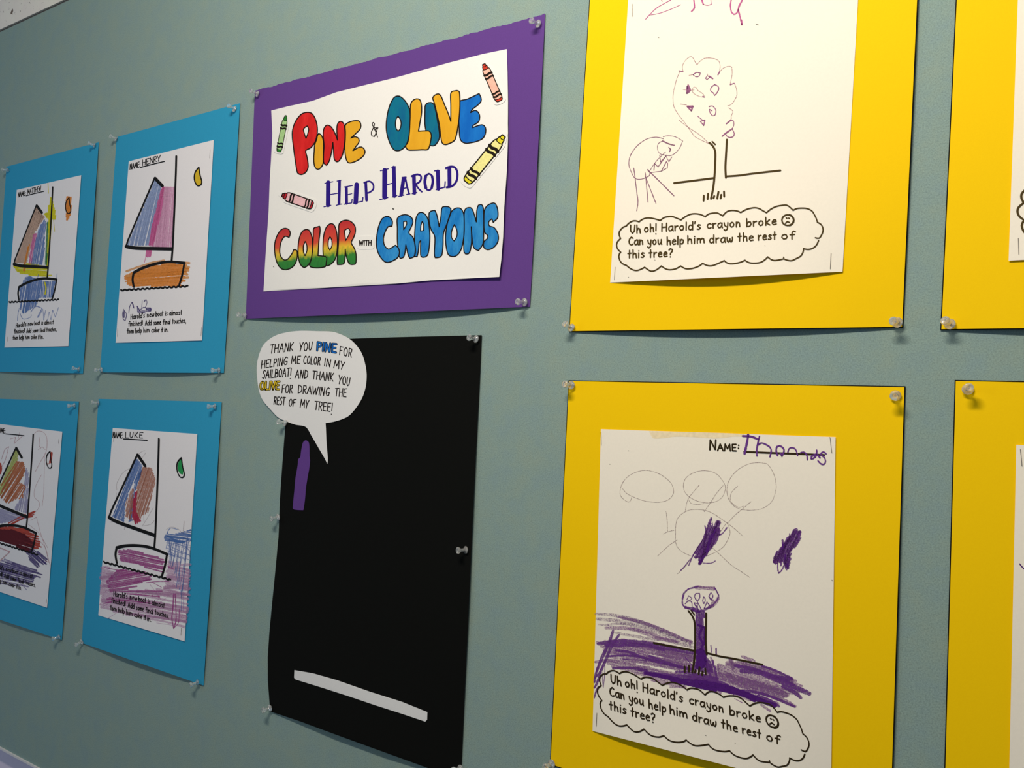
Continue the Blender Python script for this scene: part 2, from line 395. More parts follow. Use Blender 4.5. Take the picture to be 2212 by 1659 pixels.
# ------------------------------------------------------------------ sheets
MM = 0.001
class Sheet:
    """a sheet of paper: four board-plane corners TL TR BR BL and a height above the board"""
    def __init__(s, c, h0, lift_fn=None, under=None):
        s.c = c; s.h0 = h0; s.fn = lift_fn; s.under = under
        TL, TR, BR, BL = c
        s.ex = (BR[0] - BL[0], BR[1] - BL[1]); s.ey = (TL[0] - BL[0], TL[1] - BL[1]); s.o = BL
        s.det = s.ex[0] * s.ey[1] - s.ex[1] * s.ey[0]
    def st(s, w):
        dx, dy = w[0] - s.o[0], w[1] - s.o[1]
        return ((dx * s.ey[1] - dy * s.ey[0]) / s.det, (s.ex[0] * dy - s.ex[1] * dx) / s.det)
    def h(s, w):
        a, b = s.st(w); a = min(1.0, max(0.0, a)); b = min(1.0, max(0.0, b))
        v = s.h0 + (s.fn(a, b) * MM * 1.2 if s.fn else 0)
        return v + (s.under.h(w) if s.under else 0)
    def mesh(s, mb, n=44, th=0.00022, deckle=0.0, off=0.0, grow=0.0):
        TL, TR, BR, BL = s.c
        if grow:
            cx = sum(p[0] for p in s.c) / 4; cy = sum(p[1] for p in s.c) / 4
            g = lambda p: (p[0] + math.copysign(grow, p[0] - cx), p[1] + math.copysign(grow, p[1] - cy)); TL, TR, BR, BL = map(g, (TL, TR, BR, BL))
        top, bot = [], []; nx = n * (3 if deckle else 1); ny = n; ph = random.random() * 9; jj = [random.uniform(-1, 1) for _ in range(nx + 1)]
        for j in range(ny + 1):
            for i in range(nx + 1):
                a, b = i / nx, j / ny
                w = [(1 - a) * (1 - b) * BL[k] + a * (1 - b) * BR[k] + (1 - a) * b * TL[k] + a * b * TR[k] for k in (0, 1)]
                if deckle and j == ny: w[1] += deckle * (0.6 * math.sin(a * 61 + ph) * math.sin(a * 23) + 0.5 * jj[i])
                hh = s.h(w) + off; top.append(lift(w, hh)); bot.append(lift(w, hh - th))
        N = nx + 1; f = []; k = len(top)
        for j in range(ny):
            for i in range(nx):
                a = j * N + i; f.append((a, a + 1, a + N + 1, a + N)); f.append((k + a, k + a + N, k + a + N + 1, k + a + 1))
        mb.add(top + bot, f)
        for idx in ([i for i in range(nx, -1, -1)], [ny * N + i for i in range(nx + 1)], [j * N for j in range(ny + 1)], [j * N + nx for j in range(ny, -1, -1)]):
            q = len(idx); mb.add([top[i] for i in idx] + [bot[i] for i in idx], [(i, i + 1, q + i + 1, q + i) for i in range(q - 1)])
def unit(v):
    L = math.hypot(*v); return (v[0] / L, v[1] / L)
def add(a, b, k=1.0): return (a[0] + b[0] * k, a[1] + b[1] * k)
def sub(a, b): return (a[0] - b[0], a[1] - b[1])
W_ = wall; sin = math.sin; PI = math.pi
SW, SH, LW, LH = 0.3062, 0.3665, 0.2159, 0.2785      # mount and drawing sizes
def base_of(s):
    c = s.c; return (sum(p[0] for p in c) / 4, 0, ZC + min(p[1] for p in c))
def up_from(bl, br, l0, l1, r0, r1, hgt):             # bottom known, sides known in pixels
    dl = unit(sub(W_(l0), W_(l1))); dr = unit(sub(W_(r0), W_(r1)))
    return [add(bl, dl, hgt), add(br, dr, hgt), br, bl]
mount_lift = lambda a, b, A=3.5, B=1.6, Cc=0.8: A * sin(PI * a) * (1 - b) ** 3 + B * sin(PI * b) * a ** 5 + Cc * sin(PI * a) * sin(PI * b)
BLUE = paper('blue_construction_paper', (50, 156, 197), 0.07, 0.8)
YEL = paper('yellow_construction_paper', (255, 207, 0), 0.03, 0.75)
PUR = paper('purple_construction_paper', (98, 64, 138), 0.07, 0.8)
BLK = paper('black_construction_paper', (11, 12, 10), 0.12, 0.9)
WARMW = paper('warm_lit_white_paper', (250, 242, 226), 0.02, 0.7, 500, 0.15)  # white paper; warm light over the yellow sheets is mixed into its colour
WHT = paper('white_drawing_paper', (238, 234, 236), 0.02, 0.7, 500, 0.15)
TITLEW = paper('white_card_paper', (238, 236, 232), 0.02, 0.65, 500, 0.12)
INK = ink('black_print_ink', (22, 20, 20)); OLV = ink('brown_black_marker_ink', (74, 58, 24)); BRN = ink('dark_marker_ink', (52, 40, 20))
STEEL = plain('staple_wire', (120, 112, 105), 0.4, 0.9)

def staple(parent, a, b, surf, wd=0.9):
    """a thin wire staple between two pixels, standing a hair proud of the paper"""
    mb = MB(); wa, wb = wall(a), wall(b); d = unit(sub(wb, wa)); r = 0.00017 * wd; nrm = (-d[1], d[0])
    for t0, t1, h0, h1 in ((0, 1, 0.00045, 0.00045),):
        ring = []
        for w in (wa, wb):
            hh = surf(w)
            for sx, sh in ((-1, 0.00005), (1, 0.00005), (1, 0.00055), (-1, 0.00055)):
                ring.append(lift(add(w, nrm, sx * r), hh + sh))
        mb.add(ring, [(0, 1, 5, 4), (1, 2, 6, 5), (2, 3, 7, 6), (3, 0, 4, 7), (0, 3, 2, 1), (4, 5, 6, 7)])
    return mb.build('staple', STEEL, parent)

# ------------------------------------------------------------------ the boat drawings on blue paper
HEN = P('h:937,712 h:695,955 H:375,165 H:890,195 H:460,460 H:1030,350 H:318,650 H:1065,605 h:1190,835 h:1195,1040 H:428,985 H:380,1140 H:1045,1040')
LUK = P('l:912,490 l:667,665 l:400,1345 l:885,1530 L:440,120 L:985,190 L:312,258 L:1010,445 l:1170,700 l:1185,905 L:415,620 L:378,760 L:985,870')
MAT_ = P('m:790,858 m:540,1130 M:158,365 M:535,405 M:210,620 M:635,540 M:100,785 M:660,755 m:1040,1015 m:1015,1240 M:178,1075 M:140,1210 M:630,1130')
HEN4 = P('h:937,712 h:695,955 H:890,195 H:1030,350 h:1190,835 h:1195,1040 H:1045,1040 H:848,1130 H:885,325')
FOU = P('f:422,585 f:205,750 f:350,1640 F:455,240 f:635,805 f:640,1005 F:430,920 F:262,945 F:325,170')
SAIL = P('h:695,958 h:775,1040 h:925,1060 H:893,195 H:480,185 H:375,165')
HULL = P('H:460,460 H:560,410 H:700,362 H:850,340 H:1030,350 H:1005,480 H:970,600 H:470,630 H:450,540')
MOON = P('h:1190,835 h:1150,890 h:1138,950 h:1150,1010 h:1180,1045 h:1215,1030 h:1222,990 h:1205,930 h:1195,870')
TEXTB = [("Harold's", 425, 985, 583, 962), ('new', 608, 960, 690, 950), ('boat', 705, 950, 790, 942), ('is', 812, 942, 838, 940), ('almost', 858, 940, 1000, 930),
         ('finished!', 400, 1060, 560, 1050), ('Add', 588, 1052, 658, 1048), ('some', 680, 1048, 765, 1040), ('final', 785, 1042, 870, 1035), ('touches,', 890, 1032, 1045, 1022),
         ('then', 383, 1142, 460, 1138), ('help', 478, 1138, 550, 1132), ('him', 568, 1132, 638, 1128), ('color', 658, 1130, 748, 1128), ('it', 765, 1128, 788, 1126), ('in.', 802, 1126, 848, 1124)]
def boat_print(parent, surf, mp, name):
    o = 0.00026; k = MB()
    ribbon(k, P('h:937,712 h:930,960 h:912,1400 H:905,0 H:895,195 H:885,325'), 4.2, surf, o, mp)
    ribbon(k, P('h:695,955 h:560,1270 h:395,1655 H:375,165'), 3.6, surf, o, mp, smooth=False)
    ribbon(k, P('h:700,960 h:780,1045'), 7, surf, o, mp)
    ribbon(k, P('H:378,168 H:480,186 H:700,192 H:888,196'), 7.6, surf, o, mp)
    ribbon(k, P('H:462,460 H:560,410 H:700,364 H:850,340 H:1028,352'), 6, surf, o, mp)
    ribbon(k, P('H:460,462 H:448,540 H:462,620'), 4.6, surf, o, mp); ribbon(k, P('H:1028,352 H:1005,480 H:970,600'), 4.2, surf, o, mp)
    k.build('boat_outline', INK, parent)
    k = MB(); pts = []; n = 15
    for i in range(n * 4 + 1):
        t = i / (n * 4); x = 318 + 747 * t; y = 652 - 46 * t - abs(sin(PI * n * t + 0.4)) ** 0.8 * -20 - 8
        pts += px('H', [(x, y)])
    ribbon(k, pts, 4.0, surf, o, mp, smooth=False); k.build('wave_line', INK, parent)
    k = MB(); ribbon(k, MOON, 2.8, surf, o, mp, closed=True); k.build('moon_outline', INK, parent)
    for l0, l1 in ((0, 5), (5, 10), (10, 16)):
        k = MB()
        for w, a, b, c, d in TEXTB[l0:l1]: text(k, w, a, b, c, d, (2, -55), 1.55, surf, o, mp, cr='H')
        k.build('caption_line', INK, parent)
    k = MB(); text(k, 'NAME:', 416, 862, 532, 832, (2, -60), 1.6, surf, o, mp, cr='h')
    ribbon(k, P('h:537,838 h:650,808 h:805,770'), 2.2, surf, o, mp)
    if name: text(k, name, 556, 818, 758, 762, (2, -62), 1.5, surf, o, mp, cr='h', wob=4)
    k.build('name_line', INK, parent)

def blue_sheet(label, corners, wc, name, mp, colour, staples, lf, dlift):
    s = Sheet(corners, 0.0013, lambda a, b: lf(a, b) + 1.0 * sin(PI * b) * a ** 5); t = empty('boat_drawing_sheet', base_of(s), label, 'drawing', 'boat drawings mounted on blue paper')
    mb = MB(); s.mesh(mb); mb.build('blue_mount', BLUE, t, True)
    d = Sheet(wc, 0.0005, dlift, s); mb = MB(); d.mesh(mb, 34, 0.00012); dr = mb.build('drawing_paper', WHT, t, True)
    colour(dr, d.h, mp); boat_print(dr, d.h, mp, name)
    for a, b in staples: staple(dr, a, b, d.h)
    return s
def crayon(parent, name, mat, draw):
    mb = MB(); draw(mb); return tag(mb.build(name, mat, parent), kind='stuff')
W_SKY = wax('sky_blue_crayon', (148, 166, 208), 0.8, 1000, 0.8); W_PINK = wax('pink_crayon', (218, 105, 165), 0.75, 1000, 0.8); W_PALEP = wax('pale_pink_crayon', (222, 160, 196), 0.75, 1000, 0.8)
W_OR = wax('orange_crayon', (232, 142, 55), 0.85, 1000, 0.7); W_ORL = wax('light_orange_crayon', (225, 160, 95), 0.6); W_BLUE = wax('blue_crayon', (82, 122, 188), 0.66, 900, 0.7)
W_BLUEL = wax('thin_blue_crayon', (95, 125, 190), 0.5); W_YEL = wax('yellow_crayon', (215, 205, 30), 0.85); W_GRN = wax('green_crayon', (50, 130, 70), 0.7)
W_TAN = wax('tan_crayon', (205, 170, 150), 0.9); W_RED = wax('red_crayon', (185, 70, 55), 0.75); W_BROWN = wax('brown_crayon', (182, 112, 84), 0.62, 900, 0.7)
W_MAG = wax('magenta_crayon', (170, 70, 145), 0.6); W_MAGL = wax('faint_magenta_crayon', (200, 150, 190), 0.34, 700, 0.9); W_DARK = wax('maroon_crayon', (95, 20, 30), 0.88)
W_VIO = wax('violet_crayon', (75, 60, 125), 0.6); W_VIOL = wax('faint_violet_crayon', (125, 110, 165), 0.5); W_GREY = wax('faint_pencil', (150, 130, 135), 0.4)
W_MOON = ink('yellow_marker_fill', (215, 180, 45))
f1 = 0.00010; f2 = 0.00016; f3 = 0.0002
def col_henry(p, S, mp):
    sl = P('h:695,985 h:775,1060 h:740,1220 h:655,1640 H:640,150 H:390,155'); crayon(p, 'sky_blue_crayon_shading', W_SKY, lambda m: hatch(m, sl, 103, 2.3, 3.0, S, f1, mp))
    sr = P('h:780,1060 h:915,1060 h:900,1640 H:885,175 H:640,165 H:655,0 h:730,1220'); crayon(p, 'pale_pink_crayon_shading', W_PALEP, lambda m: hatch(m, sr, 95, 2.4, 3.0, S, f1, mp))
    crayon(p, 'pink_crayon_stripe', W_PINK, lambda m: (hatch(m, P('h:775,1060 h:810,1060 h:755,1400 h:700,1650 H:670,150 H:630,150 H:650,0 h:690,1400 h:735,1220'), 100, 2, 3, S, f2, mp), hatch(m, P('H:600,215 H:660,215 H:655,275 H:595,280'), 95, 3, 4, S, f2, mp), ribbon(m, P('H:600,270 H:580,345'), 1.2, S, f2, mp)))
    crayon(p, 'orange_crayon_shading', W_OR, lambda m: hatch(m, P('H:460,465 H:700,385 H:870,360 H:1010,370 H:1040,400 H:1000,560 H:960,610 H:480,615 H:410,590 H:400,500'), -4, 2.6, 4.2, S, f1, mp, over=8))
    crayon(p, 'light_orange_crayon_shading', W_ORL, lambda m: [ribbon(m, P(q), 4.6, S, f2, mp, jit=.2) for q in ('H:380,445 H:520,395 H:680,345 H:800,325', 'H:1035,350 H:1085,352', 'H:1030,385 H:1080,400', 'H:1025,430 H:1075,440', 'H:1010,470 H:1060,480', 'H:1000,520 H:1070,515', 'H:385,500 H:440,490', 'H:405,560 H:450,560')])
    crayon(p, 'moon_fill', W_MOON, lambda m: fill(m, MOON, S, f1, mp=mp))
    crayon(p, 'violet_doodle', W_VIO, lambda m: [ribbon(m, P(q), w, S, f3, mp, jit=.2) for q, w in (('H:350,870 H:335,920 H:345,985 H:365,1000 H:380,930 H:355,885', 1.6), ('H:352,900 H:350,960', 4), ('H:405,915 H:415,840 H:440,795 H:455,820 H:462,858', 1.6), ('H:445,795 H:458,850', 2.4),
           ('H:500,835 H:505,900 H:530,880 H:570,850 H:600,860 H:600,890 H:540,890 H:520,905', 1.8), ('H:500,840 H:530,890', 3), ('H:550,850 H:555,775', 1.3), ('H:600,765 H:580,770 H:575,790 H:600,765 H:610,790 H:600,830 H:590,850', 1.3), ('H:600,855 H:650,855 H:650,890 H:600,895', 1.5), ('H:610,870 H:645,875', 6), ('H:510,910 H:530,915 H:560,905 H:590,915', 2.5))])
def col_matthew(p, S, mp):
    q = ident
    crayon(p, 'tan_crayon_shading', W_TAN, lambda m: hatch(m, P('m:540,1150 m:600,1240 m:665,1310 m:600,1400 m:520,1530 M:370,60 M:300,350 M:165,350'), 108, 1.6, 2.6, S, f1, q, jit=.2))
    crayon(p, 'pink_crayon_stripe', W_PINK, lambda m: hatch(m, P('m:505,1560 m:560,1540 M:390,130 M:350,360 M:320,360 M:360,80'), 102, 1.6, 1.8, S, f2, q))
    crayon(p, 'orange_crayon_stripe', W_OR, lambda m: hatch(m, P('M:345,120 M:310,250 M:290,360 M:280,440 M:265,440 M:275,340 M:310,180'), 102, 2, 2.2, S, f2, q))
    crayon(p, 'blue_crayon_shading', W_BLUE, lambda m: (hatch(m, P('m:665,1340 m:690,1400 M:500,0 M:500,200 M:470,370 M:355,370 M:400,100 m:590,1450'), 100, 1.8, 1.9, S, f2, q),
        hatch(m, P('M:280,515 M:330,500 M:420,540 M:470,550 M:470,640 M:430,760 M:400,830 M:320,880 M:260,920 M:225,860 M:215,640 M:250,580'), 100, 2.2, 2.4, S, f2, q), hatch(m, P('M:470,560 M:620,560 M:590,735 M:440,740'), 95, 2.4, 2.2, S, f1, q)))
    crayon(p, 'thin_blue_crayon_lines', W_BLUEL, lambda m: [ribbon(m, P(t), w, S, f3, q, jit=.3) for t, w in (('M:215,860 M:200,930 M:195,1000', 1.5), ('M:225,920 M:260,980 M:340,960 M:350,930', 1.5), ('M:345,900 M:400,840 M:470,860 M:420,960', 2), ('M:430,960 M:480,870 M:490,990 M:510,880', 1.2), ('M:530,1000 M:550,900 M:570,990 M:590,880 M:620,960 M:655,850', 1.2), ('M:310,510 M:330,880', 1.2), ('M:640,470 M:630,560', 1.5), ('M:430,480 M:415,540', 1.5))])
    crayon(p, 'yellow_crayon_shading', W_YEL, lambda m: (hatch(m, P('m:740,1010 m:775,1020 m:830,1250 m:830,1340 m:770,1340 m:755,1659 M:560,100 M:545,380 M:520,380 M:530,100 m:720,1659 m:715,1330 m:690,1300 m:650,1260 m:720,1240'), 94, 2.0, 2.6, S, f2, q), hatch(m, P('M:150,390 M:350,350 M:530,400 M:535,520 M:400,500 M:290,480 M:205,460'), 5, 2.6, 3.2, S, f1, q), ribbon(m, P('M:500,570 M:515,630 M:505,700'), 3, S, f2, q), ribbon(m, P('M:520,490 M:575,490'), 2.4, S, f2, q), ribbon(m, P('m:715,800 m:722,950'), 1.6, S, f2, q), ribbon(m, P('m:800,1350 m:815,1520'), 1.2, S, f2, q)))
    crayon(p, 'green_crayon_shading', W_GRN, lambda m: hatch(m, P('m:700,1380 m:725,1380 M:535,50 M:525,375 M:495,370 M:510,100'), 93, 1.8, 1.8, S, f3, q))
    crayon(p, 'orange_moon_scribble', W_OR, lambda m: (fill(m, MOON, S, f1, mp=mp), hatch(m, P('m:1000,1000 m:1060,1010 m:1060,1180 m:1050,1270 m:1020,1350 m:990,1350 m:985,1200'), 95, 2, 3, S, f2, q)))
def col_luke(p, S, mp):
    q = ident
    crayon(p, 'blue_crayon_shading', W_BLUE, lambda m: (hatch(m, P('l:665,690 l:740,790 l:720,900 l:660,950 l:590,1080 l:555,1200 l:540,1390 l:415,1335'), 112, 2.0, 2.4, S, f1, q), hatch(m, P('l:690,880 l:745,830 l:700,960 l:650,1100 l:630,1380 l:590,1390 l:620,1100'), 104, 2.2, 2.4, S, f1, q)))
    crayon(p, 'brown_crayon_shading', W_BROWN, lambda m: (hatch(m, P('l:745,800 l:840,810 l:885,940 l:860,1050 l:800,1290 l:730,1330 l:700,1400 l:650,1400 l:640,1250 l:690,1000'), 108, 2.2, 2.3, S, f1, q), hatch(m, P('l:600,1080 l:650,1020 l:620,1380 l:560,1330 l:560,1200'), 104, 2.4, 2.2, S, f2, q)))
    crayon(p, 'red_crayon_stripe', wax('crimson_crayon', (180, 40, 75), 0.75), lambda m: hatch(m, P('l:660,1080 l:680,1060 l:680,1300 l:720,1380 l:670,1420 l:635,1330 l:635,1240'), 93, 2.4, 3.0, S, f2, q))
    crayon(p, 'pencil_loops', W_GREY, lambda m: [ribbon(m, P(t), 1.0, S, f3, q) for t in ('l:590,820 l:530,860 l:480,940 l:460,1000 l:465,1050', 'l:460,1080 l:455,1150', 'l:770,620 l:720,640 l:640,740', 'l:780,640 l:740,700', 'l:915,880 l:915,960 l:905,1100 l:900,1250', 'l:860,1240 l:790,1360 l:740,1440 l:830,1420 l:870,1380', 'l:400,1400 l:410,1370', 'l:545,1430 l:545,1480', 'l:820,1180 l:760,1300 l:760,1400', 'l:1000,1480 l:1050,1450 l:1130,1470 l:1170,1520', 'l:1180,1520 l:1195,1385 l:1190,1510')])
    crayon(p, 'green_moon_fill', ink('green_marker_fill', (40, 150, 80)), lambda m: fill(m, P('l:1160,705 l:1172,760 l:1185,850 l:1180,880 l:1150,870 l:1125,820 l:1130,760'), S, f1))
    crayon(p, 'magenta_crayon_shading', W_MAG, lambda m: (hatch(m, P('L:490,140 L:600,135 L:780,180 L:940,240 L:930,290 L:920,360 L:800,340 L:700,290 L:520,260 L:490,210'), 12, 3.0, 3.4, S, f1, q, over=5, jit=.9), hatch(m, P('L:470,350 L:740,375 L:800,430 L:740,470 L:560,540 L:430,570 L:380,520 L:390,430'), -10, 2.8, 3.2, S, f1, q, over=10, jit=.9),
        [ribbon(m, P(t), w, S, f2, q, jit=.25) for t, w in (('L:320,320 L:480,350 L:700,360', 1.8), ('L:830,480 L:920,530', 1.6), ('L:560,600 L:720,610 L:900,630', 3), ('L:430,580 L:640,570 L:930,570', 2), ('L:350,655 L:560,670 L:820,700', 3.5), ('L:370,640 L:600,650', 3), ('L:310,700 L:400,680 L:380,690', 2), ('L:1050,600 L:1040,760 L:1030,860 L:1050,960 L:1075,860 L:1065,600', 2.4), ('L:1110,760 L:1100,900 L:1060,950', 1.4), ('L:760,480 L:880,470 L:1000,470', 1.5), ('L:990,310 L:1050,340', 2))]))
    crayon(p, 'faint_magenta_crayon_haze', W_MAGL, lambda m: (hatch(m, P('L:300,320 L:440,370 L:380,560 L:960,560 L:1020,260 L:1200,300 L:1180,800 L:1150,940 L:900,900 L:300,740'), 9, 3.6, 5.4, S, f1, q, jit=1.4, over=5, amp=2), [ribbon(m, P(t), 1.2, S, f2, q) for t in ('L:300,620 L:340,560 L:420,600 L:600,700 L:800,740 L:1000,620', 'L:290,740 L:450,660 L:800,560 L:900,640 L:760,800', 'L:800,500 L:900,640 L:960,790 L:900,860', 'L:950,820 L:1100,820 L:1140,860', 'L:870,905 L:1100,940 L:1165,960', 'L:280,440 L:450,380', 'L:350,860 L:480,780')]))
    crayon(p, 'blue_crayon_cloud', W_BLUE, lambda m: (hatch(m, P('l:980,1560 l:1010,1510 l:1080,1530 l:1200,1500 l:1265,1480 l:1265,1659 L:1220,30 L:1080,60 L:960,40'), 8, 2.4, 2.6, S, f1, q, jit=1), [ribbon(m, P(t), w, S, f2, q, jit=.3) for t, w in (('l:1020,1550 l:1120,1600 l:1200,1610', 4.5), ('l:1040,1590 l:1150,1620 l:1240,1590', 3), ('l:1010,1510 l:1050,1460 l:1130,1480', 1.3))]))
    crayon(p, 'thin_blue_crayon_rain', W_BLUEL, lambda m: (hatch(m, P('L:960,40 L:1220,40 L:1215,230 L:1160,400 L:1150,560 L:1100,520 L:1080,330 L:1000,240'), 96, 3.0, 1.6, S, f2, q, jit=2.2, amp=1.6, over=8), hatch(m, P('L:970,60 L:1220,60 L:1215,230 L:1000,230'), 20, 4.2, 1.4, S, f2, q, jit=2.4, amp=1.5), hatch(m, P('L:1120,560 L:1160,560 L:1150,780 L:1130,780'), 92, 3, 1.5, S, f2, q)))
def col_fourth(p, S, mp):
    q = ident
    crayon(p, 'yellow_green_crayon_shading', wax('lime_crayon', (180, 190, 90), 0.6), lambda m: hatch(m, P('f:205,780 f:240,850 f:200,960 f:80,1300 f:-40,1400 f:0,1230'), 112, 2.2, 3, S, f1, q))
    crayon(p, 'orange_brown_crayon_shading', wax('rust_crayon', (190, 110, 70), 0.7), lambda m: hatch(m, P('f:200,930 f:300,940 f:320,1050 f:250,1200 f:330,1250 f:280,1380 f:100,1470 f:0,1380 f:30,1200 f:130,1060'), 122, 3.0, 2.8, S, f2, q, jit=1))
    crayon(p, 'lilac_crayon_shading', wax('lilac_crayon', (165, 160, 195), 0.6), lambda m: (hatch(m, P('f:330,1000 f:370,1100 f:350,1590 f:180,1540 f:300,1350'), 100, 3, 3, S, f1, q), hatch(m, P('f:0,1540 f:340,1659 F:300,60 F:0,120'), 20, 4, 4, S, f1, q)))
    crayon(p, 'red_crayon_shading', W_RED, lambda m: (hatch(m, P('F:0,170 F:100,160 F:300,190 F:450,280 F:470,350 F:490,410 F:400,420 F:250,330 F:0,320'), 14, 2.4, 3.2, S, f1, q, over=6), hatch(m, P('F:100,110 F:300,20 F:400,0 F:330,60 F:150,150'), -25, 4, 3.5, S, f1, q), ribbon(m, P('f:660,820 f:650,900 f:640,940'), 5, S, f2, q), ribbon(m, P('f:605,960 f:630,960'), 2, S, f2, q), ribbon(m, P('f:0,960 f:12,1020 f:0,1080'), 5, S, f2, q),
        hatch(m, P('f:370,1590 f:450,1560 f:420,1620 f:360,1659'), -20, 2.5, 3, S, f1, q)))
    crayon(p, 'maroon_crayon_shading', W_DARK, lambda m: hatch(m, P('F:0,200 F:150,200 F:300,250 F:420,370 F:400,450 F:330,470 F:200,400 F:0,330'), 18, 2.6, 3.8, S, f2, q, jit=.8))
    crayon(p, 'violet_crayon_shading', W_VIO, lambda m: (hatch(m, P('F:330,470 F:430,440 F:575,560 F:560,620 F:480,590 F:465,660 F:400,600'), 42, 3, 3.4, S, f2, q, over=5), hatch(m, P('F:0,600 F:130,600 F:330,650 F:450,690 F:530,765 F:420,780 F:400,860 F:200,830 F:0,760'), 16, 3.6, 3, S, f1, q, jit=1)))
    crayon(p, 'faint_violet_crayon_haze', W_VIOL, lambda m: (hatch(m, P('F:40,560 F:200,590 F:400,680 F:380,780 F:340,930 F:0,880 F:0,620'), 14, 5, 4, S, f1, q, jit=1), ribbon(m, P('F:200,800 F:330,940'), 1.6, S, f2, q)))
    crayon(p, 'faint_red_loops', wax('faint_red_pencil', (190, 120, 130), 0.45), lambda m: [ribbon(m, P(t), w, S, f3, q, jit=.2) for t, w in (('f:20,900 f:60,780 f:110,740 f:70,900 f:20,1000', 1.4), ('f:130,640 f:200,620 f:180,700 f:290,600', 1.2), ('f:250,560 f:230,640', 1.2), ('f:420,600 f:480,540 f:560,560 f:600,640 f:590,800 f:520,930 f:450,1060', 1.1), ('f:510,620 f:500,720 f:520,760', 1.1), ('f:570,860 f:560,1300 f:540,1500', .9), ('f:530,1100 f:450,1260 f:440,1380 f:500,1450 f:490,1530 f:380,1650', .9), ('f:490,780 f:540,740 f:580,780', .9),
        ('F:380,80 F:450,40 F:490,200 F:560,420 F:620,640', 1), ('F:470,320 F:560,420 F:600,600 F:560,580', 1.2), ('F:350,130 F:480,240 F:590,420', .9), ('F:0,420 F:120,470 F:0,580', 2.5))])
hl = lambda a, b: 0.7 * sin(PI * a) * (1 - b) ** 4 + 0.5 * a ** 6
hen_c = [W_(p) for p in ((252, 296), (518.6, 222.8), (483.5, 805.7), (216, 804.3))]
blue_sheet('blue-mounted boat drawing with orange hull, yellow moon and pink sail, beside the title poster', hen_c,
           [W_(p) for p in ((278.1, 348.5), (461.9, 302.2), (436.3, 735.3), (249.8, 740.5))], 'HENRY', ident, col_henry,
           [(P('H:280,1085')[0], P('H:277,1178')[0]), (P('H:1222,1070')[0], P('H:1212,1170')[0]), (P('h:1315,640')[0], P('h:1310,735')[0])], mount_lift, hl)
luk_c = [W_(p) for p in ((212.7, 861.5), (478.9, 868.3), (439.8, 1480.8), (176.4, 1388.5))]
blue_sheet('blue-mounted boat drawing with green moon and magenta scribbled sea, left of the black sheet', luk_c,
           [W_(p) for p in ((243.6, 924.6), (426.2, 937.5), (398.8, 1385.5), (212.3, 1329.1))], 'LUKE', affine(HEN, LUK), col_luke,
           [(P('L:1130,955')[0], P('L:1125,1035')[0]), (P('l:430,480')[0], P('l:427,525')[0])], lambda a, b: mount_lift(a, b, 4.5, 1.6), hl)
tl, tr, br = W_((14, 360)), W_((213.4, 307.2)), W_((179.4, 806.7))
blue_sheet('blue-mounted boat drawing with rainbow sail, blue hull and orange moon, upper far left', [tl, tr, br, add(br, sub(tl, tr))],
           [W_(p) for p in ((36.2, 410.2), (175.5, 378.4), (147.6, 747.9), (9.6, 750.8))], 'MATTHEW', affine(HEN, MAT_), col_matthew,
           [(P('M:80,1180')[0], P('M:82,1230')[0])], lambda a, b: mount_lift(a, b, 2.5, 1.8), hl)
tr, br = W_((170.5, 867.3)), W_((133.7, 1382.7)); dt = unit(sub(W_((0, 861.3)), tr)); db = unit(sub(W_((0, 1339)), br))
wt, wb = W_((134.7, 932.5)), W_((101.7, 1312.8)); dwt = unit(sub(W_((0, 916)), wt)); dwb = unit(sub(W_((0, 1278.7)), wb))
blue_sheet('blue-mounted boat drawing with dark red hull and red moon, lower far left', [add(tr, dt, SW), tr, br, add(br, db, SW)],
           [add(wt, dwt, LW), wt, wb, add(wb, dwb, LW)], '', affine(HEN4, FOU), col_fourth, [(P('f:752,640')[0], P('f:748,700')[0]), (P('F:572,1050')[0], P('F:570,1100')[0])],
           lambda a, b: mount_lift(a, b, 2.8, 1.6), hl)

# ------------------------------------------------------------------ the title poster
ps = Sheet([W_(p) for p in ((550.5, 196), (1177.7, 30.3), (1144.7, 662.5), (530.8, 688.7))], 0.0012, lambda a, b: 6.6 * sin(PI * a) ** 0.8 * (1 - b) ** 3 + 2.2 * sin(PI * b) * a ** 5 + 1.4 * sin(PI * a) * sin(PI * b) + 0.5 * sin(7 * a) * b ** 2 * sin(PI * a))
post = empty('title_poster', base_of(ps), 'purple-mounted title poster with hand-lettered rainbow, blue, red and gold words', 'poster')
mb = MB(); ps.mesh(mb, 60, 0.0003, 0.0009); mb.build('purple_mount', PUR, post, True)
pw = Sheet([W_(p) for p in ((585.9, 238.7), (1094.7, 106), (1078.4, 598.1), (569.1, 629.4))], 0.0005, lambda a, b: 2.6 * a ** 6 * min(1, 1.6 * (1 - b)) + 0.8 * sin(PI * a) * (1 - b) ** 5, ps)
